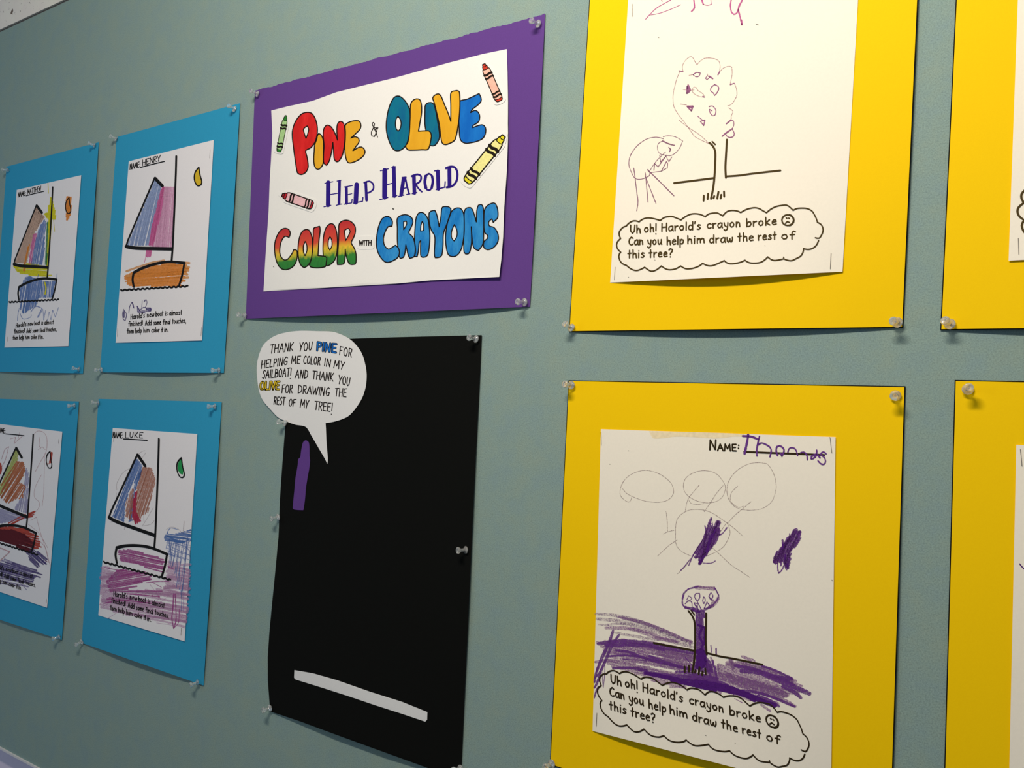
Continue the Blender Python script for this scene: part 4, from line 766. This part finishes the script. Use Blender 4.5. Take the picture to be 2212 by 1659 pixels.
for a, b in (('1:140,45', '1:142,195'), ('4:226,1235', '4:212,1455'), ('5:1857,1000', '5:1842,1268')): staple(dr1, P(a)[0], P(b)[0], d1.h)

tlp, trp = W_((1229.2, 823.3)), W_((1953.6, 836.4)); dl = unit(sub(W_((1189.7, 1641)), tlp)); dr_ = unit(sub(W_((1926.8, 1659)), trp))
y2c = [tlp, trp, add(trp, dr_, SH), add(tlp, dl, SH)]
a_, b_ = W_((1298, 927)), W_((1805, 944)); dl = unit(sub(W_((1280, 1579)), a_)); dr_ = unit(sub(W_((1795.8, 1659)), b_))
w2c = [a_, b_, add(b_, dr_, LH), W_((1280, 1579))]
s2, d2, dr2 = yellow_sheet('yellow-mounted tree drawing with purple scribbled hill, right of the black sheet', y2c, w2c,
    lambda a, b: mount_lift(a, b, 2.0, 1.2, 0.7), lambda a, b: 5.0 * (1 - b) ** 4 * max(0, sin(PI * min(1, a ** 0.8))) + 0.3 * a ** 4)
SRC = [P('4:252,870')[0], P('4:320,750')[0], P('4:1165,1075')[0], (1701.5, 475.4), P('5:1720,600')[0], P('2:1062,1150')[0], P('2:640,1635')[0], P('2:1915,1480')[0], P('2:1272,1115')[0]]
DST = [P('p:145,455')[0], P('p:210,380')[0], P('p:1015,952')[0], P('q:1160,890')[0], P('q:1708,1210')[0], P('d:1712,625')[0], P('d:1118,1175')[0], P('e:1165,1082')[0], P('e:200,190')[0]]
mp2 = affine(SRC, DST); S = d2.h
W_PB = wax('purple_crayon', (112, 58, 142), 0.66, 900, 0.35); W_PBL = wax('light_purple_crayon', (148, 100, 160), 0.45, 800, 0.4); W_PBD = wax('deep_purple_crayon', (82, 28, 120), 0.84, 900, 0.35); W_PEN = wax('faint_purple_crayon_line', (150, 128, 130), 0.5)
W_PBV = wax('patchy_purple_crayon', (128, 90, 145), 0.36, 750, 0.3)
crayon(dr2, 'faint_hill_scribble', W_PBV, lambda m: [ribbon(m, P(q), w, S, f1, jit=.15, taper=.4) for q, w in (('d:130,680 d:420,700 d:700,760 d:1000,850 d:1300,980 d:1600,1110 d:1780,1180', 8), ('d:150,765 d:500,800 d:800,880 d:1100,960 d:1400,1060 d:1740,1200', 9), ('d:180,862 d:300,870 d:500,850 d:800,860', 5), ('d:600,760 d:900,830 d:1200,940 d:1500,1060 d:1740,1150', 9), ('d:450,1000 d:800,1060 d:1200,1130', 6), ('d:1150,1080 d:1500,1170 d:1800,1250', 7))])
crayon(dr2, 'light_hill_scribble', W_PBL, lambda m: [ribbon(m, P(q), w, S, f1 + .00002, jit=.15, taper=.3) for q, w in (('d:520,730 d:900,820 d:1200,920 d:1500,1050 d:1700,1140', 7), ('d:300,920 d:700,930 d:1000,1020 d:1200,1100 d:1500,1150', 8), ('d:700,930 d:1000,985 d:1250,1080 d:1550,1160', 6), ('d:1680,1130 d:1770,1150 d:1740,1200', 6),
   ('d:450,1240 d:900,1290 d:1200,1330 d:1600,1400 d:1780,1450', 16), ('d:450,1330 d:900,1400 d:1200,1470 d:1600,1560', 12), ('d:600,1440 d:1000,1500 d:1300,1560 d:1650,1640', 8), ('d:130,1500 d:400,1480 d:800,1530', 8), ('d:420,1590 d:700,1600 d:1050,1580', 5), ('d:1200,1330 d:1500,1400 d:1780,1440', 16), ('d:1300,1450 d:1600,1530 d:1780,1590', 14),
   ('e:690,1060 e:900,1080 e:1200,1150 e:1500,1280 e:1660,1330', 16), ('e:480,1290 e:900,1380 e:1300,1500 e:1560,1590', 18), ('q:500,200 q:900,330 q:1250,440 q:1370,500', 15), ('q:560,290 q:900,420 q:1250,540 q:1500,660', 10), ('e:810,930 e:900,965 e:1020,1010', 7), ('e:560,1040 e:640,1060 e:660,1120', 12), ('e:590,960 e:640,1040', 8), ('e:250,1150 e:350,1300 e:420,1400', 10), ('e:230,1200 e:420,1240 e:620,1240', 9), ('e:280,950 e:330,1100', 7), ('e:400,1080 e:440,1240', 7), ('q:600,545 q:720,610', 3), ('q:1000,640 q:1130,730', 8), ('p:1290,390 p:1500,390', 5), ('e:640,1000 e:660,1150', 10))])
crayon(dr2, 'broad_hill_scribble', W_PBL, lambda m: (hatch(m, P('d:190,1170 d:500,1120 d:900,1140 d:1300,1200 d:1790,1320 d:1790,1640 p:1480,390 p:1150,330 p:880,215 p:640,140 p:420,100 d:330,1440 d:300,1300'), 11, 6.0, 7.0, S, f1, jit=.5, over=6), hatch(m, P('e:230,1060 e:420,1090 e:700,1040 e:1150,1095 e:1660,1310 e:1850,1500 e:1560,1590 e:1500,1659 q:1200,650 q:700,520 q:300,430 q:0,390 e:0,1240 e:240,1230'), 19, 6.0, 7.0, S, f1, jit=.5, over=5)))
crayon(dr2, 'heavy_hill_scribble', W_PB, lambda m: [ribbon(m, P(q), w, S, f2, jit=.15, taper=.25) for q, w in (('d:170,1190 d:500,1150 d:850,1160 d:1100,1200 d:1400,1270 d:1780,1340', 9), ('d:300,1220 d:700,1210 d:1000,1220 d:1300,1300', 7), ('d:480,1300 d:700,1330 d:900,1410 d:1200,1500 d:1500,1570 d:1780,1620', 6), ('d:340,1400 d:700,1390 d:950,1430 d:1150,1500', 4.5), ('d:600,1450 d:1000,1480', 3), ('d:430,1610 d:700,1600 d:1000,1640 p:800,130', 6),
   ('d:430,960 d:350,1200 d:250,1400 d:150,1659', 7), ('d:530,1040 d:420,1200 d:330,1400 d:230,1640', 6), ('p:160,60 p:120,200 p:100,320', 5), ('p:250,0 p:180,160 p:100,260', 4), ('p:200,150 p:140,330 p:100,400', 5), ('p:262,0 p:262,180 p:240,400', 1.6), ('p:220,150 p:235,390', 1.6), ('p:160,390 p:120,480 p:100,560', 4), ('d:1050,1400 d:1300,1500 d:1560,1580 d:1780,1640', 7), ('d:1660,1420 d:1780,1560', 3),
   ('e:800,1180 e:1100,1200 e:1400,1320 e:1700,1450 e:1960,1565', 12), ('e:1300,1270 e:1500,1330 e:1700,1420', 8), ('e:700,1090 e:1000,1150 e:1300,1260 e:1660,1320', 9), ('e:1150,1095 e:1350,1160 e:1660,1300', 5), ('e:1500,1440 e:1700,1540 e:1820,1640', 8), ('q:700,420 q:1000,470 q:1250,560 q:1500,665', 6), ('q:950,500 q:1150,590 q:1260,660', 7), ('e:-60,1290 e:150,1330 e:400,1420 e:700,1530', 20), ('p:900,170 p:1300,230 p:1600,250 p:2028,330', 12), ('p:1380,150 p:1700,190 p:2028,260', 7),
   ('e:200,960 e:260,1060 e:300,1200', 8), ('e:310,1000 e:330,1100', 6), ('e:280,740 e:290,860', 3), ('e:370,800 e:372,900', 4.5), ('e:350,1120 e:380,1300', 6), ('e:240,1180 e:280,1280', 6))])
crayon(dr2, 'deep_hill_scribble', W_PBD, lambda m: [ribbon(m, P(q), w, S, f3, jit=.15, taper=.3) for q, w in (('p:900,170 p:1200,230 p:1500,290 p:1800,330 p:2028,400', 9), ('p:1300,280 p:1700,370 p:2000,440', 9), ('q:0,290 q:300,340 q:600,420 q:900,540 q:1200,650', 12), ('q:0,340 q:350,400 q:700,480 q:900,580', 9), ('q:420,350 q:700,440 q:1000,560', 7))])
crayon(dr2, 'trunk_scribble', W_PB, lambda m: (hatch(m, P('d:1845,640 d:1990,640 d:1975,800 d:1985,1050 d:2000,1300 d:2030,1590 d:1850,1590 d:1850,1200 d:1850,900'), 89, 3.2, 4.4, S, f2, jit=.6), hatch(m, P('d:1850,1450 d:2030,1450 d:2120,1659 d:1800,1659'), 84, 4, 4.5, S, f2)))
crayon(dr2, 'deep_trunk_scribble', W_PBD, lambda m: [ribbon(m, P(q), w, S, f3, jit=.2) for q, w in (('d:1880,870 d:1960,900 d:1900,1050 d:1960,1200 d:1880,1350', 5), ('d:1900,1330 d:1960,1330 d:1980,1500 d:1900,1600', 12), ('d:1870,1400 d:1870,1600', 7), ('d:1940,1300 d:1930,1500', 12), ('d:1985,900 d:1985,1200', 3), ('e:60,850 e:130,900 e:150,1060 e:60,1100', 12), ('d:1790,620 d:1900,640', 4))])
crayon(dr2, 'crown_line', W_PB, lambda m: [ribbon(m, P(q), w, S, f3, jit=.25) for q, w in (('c:450,1290 c:430,1370 c:440,1440 c:500,1480 c:600,1502 c:700,1502 c:780,1465', 3.4), ('c:470,1465 c:540,1480 c:620,1500', 6), ('c:780,1465 c:850,1400 c:880,1350 c:890,1325 c:860,1260 c:830,1215', 3.0), ('c:450,1290 c:500,1240 c:570,1218 c:625,1205', 3.4), ('c:510,1320 c:550,1350 c:530,1378 c:485,1370 c:510,1320', 1.6), ('c:600,1290 c:645,1290 c:650,1340 c:618,1390 c:582,1330 c:600,1290', 2.2),
   ('c:700,1335 c:720,1370 c:700,1420 c:685,1380 c:700,1335', 2.0), ('c:790,1280 c:815,1320 c:795,1370 c:765,1330 c:790,1280', 2.4), ('c:765,1330 c:790,1375 c:822,1372', 1.8), ('c:465,1420 c:500,1388 c:545,1395 c:552,1450', 2.0), ('c:580,1410 c:618,1420 c:620,1460 c:590,1440 c:580,1410', 2.0), ('c:740,1400 c:772,1440 c:740,1475 c:705,1480 c:740,1400', 2.0), ('c:620,1400 c:670,1495', 2.4), ('c:600,1440 c:630,1500', 3), ('c:560,1470 c:600,1520', 5))])
crayon(dr2, 'light_crown_scribble', W_PBL, lambda m: [ribbon(m, P(q), w, S, f2, jit=.2) for q, w in (('c:600,1215 c:700,1222 c:830,1235', 7.5), ('c:640,1205 c:740,1215 c:830,1215', 4), ('c:880,1350 c:840,1420 c:770,1465', 8), ('c:820,1400 c:800,1450', 7))])
crayon(dr2, 'dark_scribble', W_PB, lambda m: [ribbon(m, P(q), w, S, f2, jit=.2) for q, w in (('c:700,700 c:640,920', 2), ('c:793,340 c:740,480 c:715,600 c:700,700 c:640,920 c:690,850 c:800,600 c:880,385', 4.2), ('c:895,385 c:830,520 c:760,680 c:700,800 c:650,915 c:740,700 c:850,500', 6), ('c:880,480 c:840,600 c:760,740 c:700,820', 7), ('c:712,440 c:725,500 c:710,640 c:690,760', 2.8), ('c:795,345 c:812,440 c:800,520', 2.0), ('c:700,600 c:620,720 c:570,810 c:600,850 c:680,700', 2.2), ('c:690,620 c:580,780 c:510,940', 2.2), ('c:525,865 c:450,960 c:410,1000', 2.0),
   ('c:990,465 c:930,540 c:870,560', 2.6), ('c:690,908 c:790,910 c:845,882', 1.8), ('c:900,500 c:860,620 c:800,700', 5), ('c:1860,492 c:1800,600 c:1720,680 c:1640,790 c:1590,890', 8.5), ('c:1905,520 c:1860,640 c:1780,740 c:1760,760', 8.5), ('c:1690,625 c:1700,700 c:1720,840 c:1740,990', 5), ('c:1770,800 c:1760,900 c:1760,970', 5.5), ('c:1630,880 c:1630,980 c:1642,1035 c:1690,980 c:1760,800', 2.8), ('c:1600,830 c:1580,885 c:1605,910', 5), ('c:1700,700 c:1680,860 c:1670,940', 4.5), ('c:1778,540 c:1770,640', 2.6), ('c:1760,600 c:1700,720 c:1640,860', 8))])
crayon(dr2, 'dense_scribble', W_PB, lambda m: (hatch(m, P('c:775,400 c:800,480 c:870,380 c:905,400 c:895,500 c:850,620 c:760,780 c:700,850 c:660,920 c:630,920 c:650,840 c:590,830 c:600,760 c:700,580 c:730,480'), -67, 3.6, 4.6, S, f2, jit=.6), hatch(m, P('c:1845,495 c:1915,520 c:1900,630 c:1800,760 c:1775,940 c:1740,970 c:1700,880 c:1640,900 c:1600,915 c:1570,880 c:1600,800 c:1680,690 c:1760,600'), -62, 3.6, 4.8, S, f2, jit=.6)))
crayon(dr2, 'deep_dark_scribble', W_PBD, lambda m: [ribbon(m, P(q), w, S, f3, jit=.3) for q, w in (('c:800,560 c:760,680 c:740,760', 6), ('c:850,480 c:800,600', 4), ('c:700,820 c:650,910', 4), ('c:1700,680 c:1690,730', 5), ('c:1730,800 c:1720,860', 3), ('c:1750,920 c:1755,980', 3))])
crayon(dr2, 'faint_loops', W_PEN, lambda m: [ribbon(m, P(q), 1.2, S, f1, jit=.25) for q in ('a:670,1190 a:655,1260 a:612,1300 a:540,1260 a:480,1195 a:468,1120 a:490,1020 a:540,930 a:620,850 a:750,785 a:880,758 a:1000,770 a:1130,815 a:1250,890 a:1340,980 a:1378,1070 a:1380,1150 a:1330,1230 a:1250,1280 a:1120,1303 a:980,1295 a:850,1270 a:680,1205 a:580,1150 a:510,1070',
   'a:1550,1030 a:1560,950 a:1610,870 a:1720,800 a:1850,765 a:1950,765 a:2050,785 a:2130,830 b:270,830 b:330,920 b:345,1000 b:320,1090 b:270,1160 b:180,1210 b:60,1225 a:1880,1303 a:1780,1280 a:1650,1210 a:1570,1120 a:1550,1030', 'a:1820,1010 a:1700,1150 a:1630,1250 a:1600,1350 a:1585,1440', 'b:310,950 b:200,1080 a:2050,1250 a:1905,1465', 'a:1640,1260 a:1680,1320 a:1780,1340 a:1900,1325',
   'b:630,1280 b:570,1298 b:500,1270 b:430,1200 b:425,1130 b:450,1050 b:540,960', 'b:1000,600 b:880,585 b:740,600 b:600,660 b:480,760 b:400,880 b:370,1000 b:380,1110 b:430,1220 b:520,1300 b:640,1335 b:770,1342 b:900,1325 b:1000,1280 b:1080,1210 b:1130,1100 b:1155,980 b:1140,840 b:1100,730 b:1045,640 b:1000,600', 'b:755,1205 b:620,1320 b:500,1420 b:390,1540',
   'c:990,405 c:870,320 c:760,260 c:640,235 c:530,240 c:440,280 c:370,350 c:348,440 c:345,540 c:345,640 c:370,710 c:440,775 c:550,825', 'c:740,820 c:860,765 c:950,700 c:1010,600 c:1030,520 c:1010,440 c:990,405', 'c:990,400 c:1090,480 c:1190,570', 'c:225,260 c:240,380 c:245,510', 'c:190,545 c:250,515 c:325,498', 'c:365,620 c:260,690 c:120,820', 'c:800,710 c:900,800 c:1040,930 c:1160,1010 c:1280,1090', 'c:370,1045 c:460,960 c:520,880 c:580,780 c:680,620', 'c:980,410 c:900,530')])
tree_print(dr2, d2.h, mp2, BRN)
k = MB()
text(k, 'N', 88, 380, 205, 378, (0, -155), 3.4, S, .00026, cr='b'); text(k, 'AME', 222, 392, 520, 398, (0, -105), 3.2, S, .00026, cr='b')
ribbon(k, P('b:555,308 b:557,310'), 3.6, S, .00026); ribbon(k, P('b:553,355 b:555,357'), 3.6, S, .00026)
ribbon(k, P('b:645,412 b:1300,438 b:1920,462'), 4.2, S, .00022); k.build('name_line', BRN, dr2)
crayon(dr2, 'name_strokes', wax('name_purple_crayon', (105, 55, 140), 0.9), lambda m: [ribbon(m, P(q), w, S, .00029, jit=.15) for q, w in (('b:620,160 b:720,165 b:780,175 b:870,215', 4.2), ('b:708,140 b:700,200 b:675,330 b:650,440', 4.6), ('b:888,165 b:870,240 b:845,370 b:848,475', 3.4), ('b:870,300 b:920,270 b:1000,300 b:1060,345 b:1075,400 b:1055,490', 3.2), ('b:1175,470 b:1155,400 b:1165,330 b:1205,315 b:1260,345 b:1280,400 b:1245,480 b:1225,440', 3.6),
   ('b:1340,420 b:1360,360 b:1410,345 b:1460,370 b:1485,430 b:1495,470', 2.8), ('b:1540,430 b:1590,415 b:1640,460 b:1650,540', 3.2), ('b:1800,385 b:1790,470 b:1740,520 b:1712,525 b:1715,490 b:1790,450 b:1850,505', 3.6), ('b:1950,445 b:1910,412 b:1870,435 b:1865,462 b:1920,500 b:1940,560 b:1920,608 b:1870,605 b:1820,555', 3.0))])
mb = MB(); fill(mb, P('a:965,88 a:2130,118 b:640,128 b:640,170 b:480,170 b:320,190 b:100,205 a:2100,215 a:1700,190 a:1400,185 a:1250,205 a:1050,215 a:1000,170'), S, 0.00005)
mb.build('tape_stain', ink('pale_tape_stain', (246, 228, 190)), dr2)
for a, b in (('a:142,105', 'a:147,328'), ('b:2010,178', 'b:2040,430'), ('p:138,795', 'p:128,1005')): staple(dr2, P(a)[0], P(b)[0], d2.h)

for par_, srf_, qs_ in ((dr1, d1.h, ('1:455,446 1:461,450', '1:1620,288 1:1652,300', '4:903,1118 4:910,1122', '4:450,1410 4:458,1414', '5:725,876 5:735,878')), (dr2, d2.h, ('a:292,652 a:297,658', 'q:165,1095 q:175,1102', 'q:603,1210 q:611,1218', '1797,1253 1798,1255', 'a:612,424 a:618,428')), (card, pw.h, ('E:255,268 E:275,272 E:268,285 E:258,275', 'D:484,942 D:490,948', 'C:1138,695 C:1142,700'))):
    mb = MB()
    for q in qs_: ribbon(mb, P(q), 1.1, srf_, 0.00008)
    tag(mb.build('specks', OUTL, par_), kind='stuff')
ex = sub(y1c[2], y1c[3]); wx = sub(w1c[2], w1c[3])
b3 = W_((2033.6, 711)); u3 = unit(sub(W_((2066.9, 0)), b3)); t3 = add(b3, u3, SH); y3c = [t3, add(t3, ex), add(b3, ex), b3]
wb3 = W_((2178.7, 563)); wu = unit(sub(W_((2198.8, 0)), wb3)); wt3 = add(wb3, wu, LH); w3c = [wt3, add(wt3, wx), add(wb3, wx), wb3]
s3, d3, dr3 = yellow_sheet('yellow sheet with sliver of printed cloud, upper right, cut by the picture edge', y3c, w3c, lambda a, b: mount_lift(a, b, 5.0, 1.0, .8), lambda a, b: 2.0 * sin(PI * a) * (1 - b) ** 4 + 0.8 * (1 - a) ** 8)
dx_ = sub(W_((2197.8, 457.6)), W_(P('4:252,870')[0])); tree_print(dr3, d3.h, lambda w: add(w, dx_), OLV)
staple(dr3, P('r:762,855')[0], P('r:770,1080')[0], d3.h)
t4 = W_((2064.7, 823)); u4 = unit(sub(W_((2042.3, 1659)), t4)); b4 = add(t4, u4, SH); y4c = [t4, add(t4, ex), add(b4, ex), b4]
wt4 = W_((2195.5, 960.9)); wu = unit(sub(W_((2180.3, 1659)), wt4)); wb4 = add(wt4, wu, LH); w4c = [wt4, add(wt4, wx), add(wb4, wx), wb4]
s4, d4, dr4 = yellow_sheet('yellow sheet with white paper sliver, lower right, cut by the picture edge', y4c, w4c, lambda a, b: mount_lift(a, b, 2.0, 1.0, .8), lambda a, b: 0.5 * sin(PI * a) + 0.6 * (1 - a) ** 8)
crayon(dr4, 'violet_mark', W_PBD, lambda m: ribbon(m, P('t:660,132 t:690,165 t:760,215'), 2.4, d4.h, f2))
staple(dr4, P('s:1272,1315')[0], P('s:1295,1565')[0], d4.h)

# ------------------------------------------------------------------ push pins
def clear_mat():
    m, nt, b = base_mat('clear_plastic')
    b.inputs['Base Color'].default_value = (1.0, 1.0, 0.99, 1); b.inputs['Transmission Weight'].default_value = 0.82
    b.inputs['Roughness'].default_value = 0.06; b.inputs['IOR'].default_value = 1.47; b.inputs['Specular IOR Level'].default_value = 0.7
    n = noise(nt, 400, 2); bump(nt, b, n.outputs['Fac'], 0.05, 0.0002)
    return m
CLEAR = clear_mat(); NEED = plain('pin_steel', (150, 150, 150), 0.25, 1.0)
PROF = [(0.0, 0.0), (0.0034, 0.0), (0.0040, 0.0005), (0.0041, 0.0013), (0.0036, 0.0019), (0.0024, 0.0024), (0.0019, 0.0034), (0.0017, 0.0050), (0.0018, 0.0066), (0.0022, 0.0078), (0.0031, 0.0086), (0.0034, 0.0094), (0.0034, 0.0104), (0.0030, 0.0110), (0.0020, 0.0112), (0.0014, 0.0108), (0.0, 0.0107)]
def pin_meshes():
    n = 20; v, f = [], []
    for r, z in PROF:
        for k in range(n): v.append((r * math.cos(2 * PI * k / n), r * math.sin(2 * PI * k / n), z))
    for j in range(len(PROF) - 1):
        for k in range(n): a = j * n + k; b = j * n + (k + 1) % n; f.append((a, b, b + n, a + n))
    bm = bmesh.new(); vs = [bm.verts.new(q) for q in v]
    for q in f: bm.faces.new([vs[i] for i in q])
    bmesh.ops.remove_doubles(bm, verts=bm.verts, dist=1e-6); bmesh.ops.recalc_face_normals(bm, faces=bm.faces)
    me = bpy.data.meshes.new('pin_head'); bm.to_mesh(me); bm.free(); me.materials.append(CLEAR)
    for p in me.polygons: p.use_smooth = True
    bm = bmesh.new(); bmesh.ops.create_cone(bm, cap_ends=True, segments=8, radius1=0.0001, radius2=0.0005, depth=0.007, matrix=Matrix.Translation((0, 0, -0.0025)))
    m2 = bpy.data.meshes.new('needle'); bm.to_mesh(m2); bm.free(); m2.materials.append(NEED)
    return me, m2
HEAD, NEEDLE = pin_meshes()
PINS = [((2.9, 366.4), (17, 367.5), 0.0022, 'top left corner of the rainbow-sail drawing, upper far left'),
 ((190.2, 308.9), (204, 314), 0.0022, 'top right corner of the rainbow-sail drawing'), ((155.3, 795), (170.3, 797.6), 0.0022, 'bottom right corner of the rainbow-sail drawing'),
 ((236.6, 293.2), (250.5, 300.3), 0.0020, 'top left corner of the orange-hulled boat drawing'), ((494.1, 228), (506, 235.3), 0.0022, 'top right corner of the orange-hulled boat drawing'),
 ((204.8, 799.5), (218.9, 798.6), 0.0022, 'bottom left corner of the orange-hulled boat drawing'), ((457.5, 799.9), (472.9, 799.9), 0.0024, 'bottom right corner of the orange-hulled boat drawing'),
 ((146.5, 876.8), (160.8, 875.8), 0.0022, 'top right corner of the dark red boat drawing'), ((111, 1380.6), (127.6, 1375.7), 0.0024, 'bottom right corner of the dark red boat drawing'),
 ((196.4, 868.9), (212.1, 870.9), 0.0020, 'top left corner of the green-moon boat drawing'), ((447.5, 877.9), (464.4, 877.9), 0.0022, 'top right corner of the green-moon boat drawing'),
 ((163.1, 1392.6), (176, 1386.5), 0.0022, 'bottom left corner of the green-moon boat drawing'), ((410.5, 1480.1), (427.1, 1474), 0.0024, 'bottom right corner of the green-moon boat drawing'),
 ((541.5, 196.1), (556.1, 202.9), 0.0022, 'top left corner of the purple title poster'), ((1148.1, 44.7), (1162, 51.2), 0.0025, 'top right corner of the purple title poster'),
 ((514.6, 679.7), (528.4, 681.8), 0.0020, 'bottom left corner of the purple title poster'), ((1118.6, 651.7), (1132.6, 652.6), 0.0026, 'bottom right corner of the purple title poster'),
 ((599.7, 910), (615.8, 913.5), 0.0024, 'left edge of the black sheet just under the speech bubble'), ((585.2, 1120.8), (600.4, 1117), 0.0022, 'left edge of the black sheet, halfway down'),
 ((1013.1, 729.2), (1028, 732.2), 0.0022, 'top right corner of the black sheet'), ((988.3, 1189), (1005.9, 1188), 0.0034, 'right edge of the black sheet, halfway down'),
 ((568.2, 1534.4), (583, 1529.3), 0.0022, 'bottom left corner of the black sheet'), ((980, 1664), (994, 1661), 0.0026, 'bottom right corner of the black sheet, at the picture edge'),
 ((1220.2, 699.8), (1233.9, 707.8), 0.0028, 'bottom left corner of the yellow sheet beside the title poster'), ((1930.2, 693.6), (1938.2, 696.5), 0.0030, 'bottom right corner of the upper middle yellow sheet'),
 ((1220.6, 830), (1233.9, 832.2), 0.0026, 'top left corner of the yellow sheet with purple hill'), ((1931.8, 855.7), (1934.5, 854.5), 0.0028, 'top right corner of the yellow sheet with purple hill'),
 ((1179, 1657), (1191, 1649.6), 0.0026, 'lower left corner of the yellow purple-hill sheet'),
 ((2041.8, 692.8), (2052, 700), 0.0028, 'bottom left corner of the upper right yellow sheet'), ((2092.7, 837.3), (2090.6, 841), 0.0028, 'top left corner of the lower right yellow sheet')]
first = None
for head, foot, h0, where in PINS:
    fp = lift(wall(foot), h0 + 0.0010) ; hp = lift(wall(head), h0 + 0.0098)
    ax = (hp - fp).normalized(); fp = fp - ax * 0.0010
    r = empty('push_pin', fp, 'clear push pin at the ' + where, 'push pin', 'clear push pins holding the sheets')
    r.rotation_euler = Vector((0, 0, 1)).rotation_difference(ax).to_euler()
    for nm, me in (('pin_head', HEAD), ('needle', NEEDLE)):
        o = bpy.data.objects.new(nm, me); COL.objects.link(o); o.parent = r
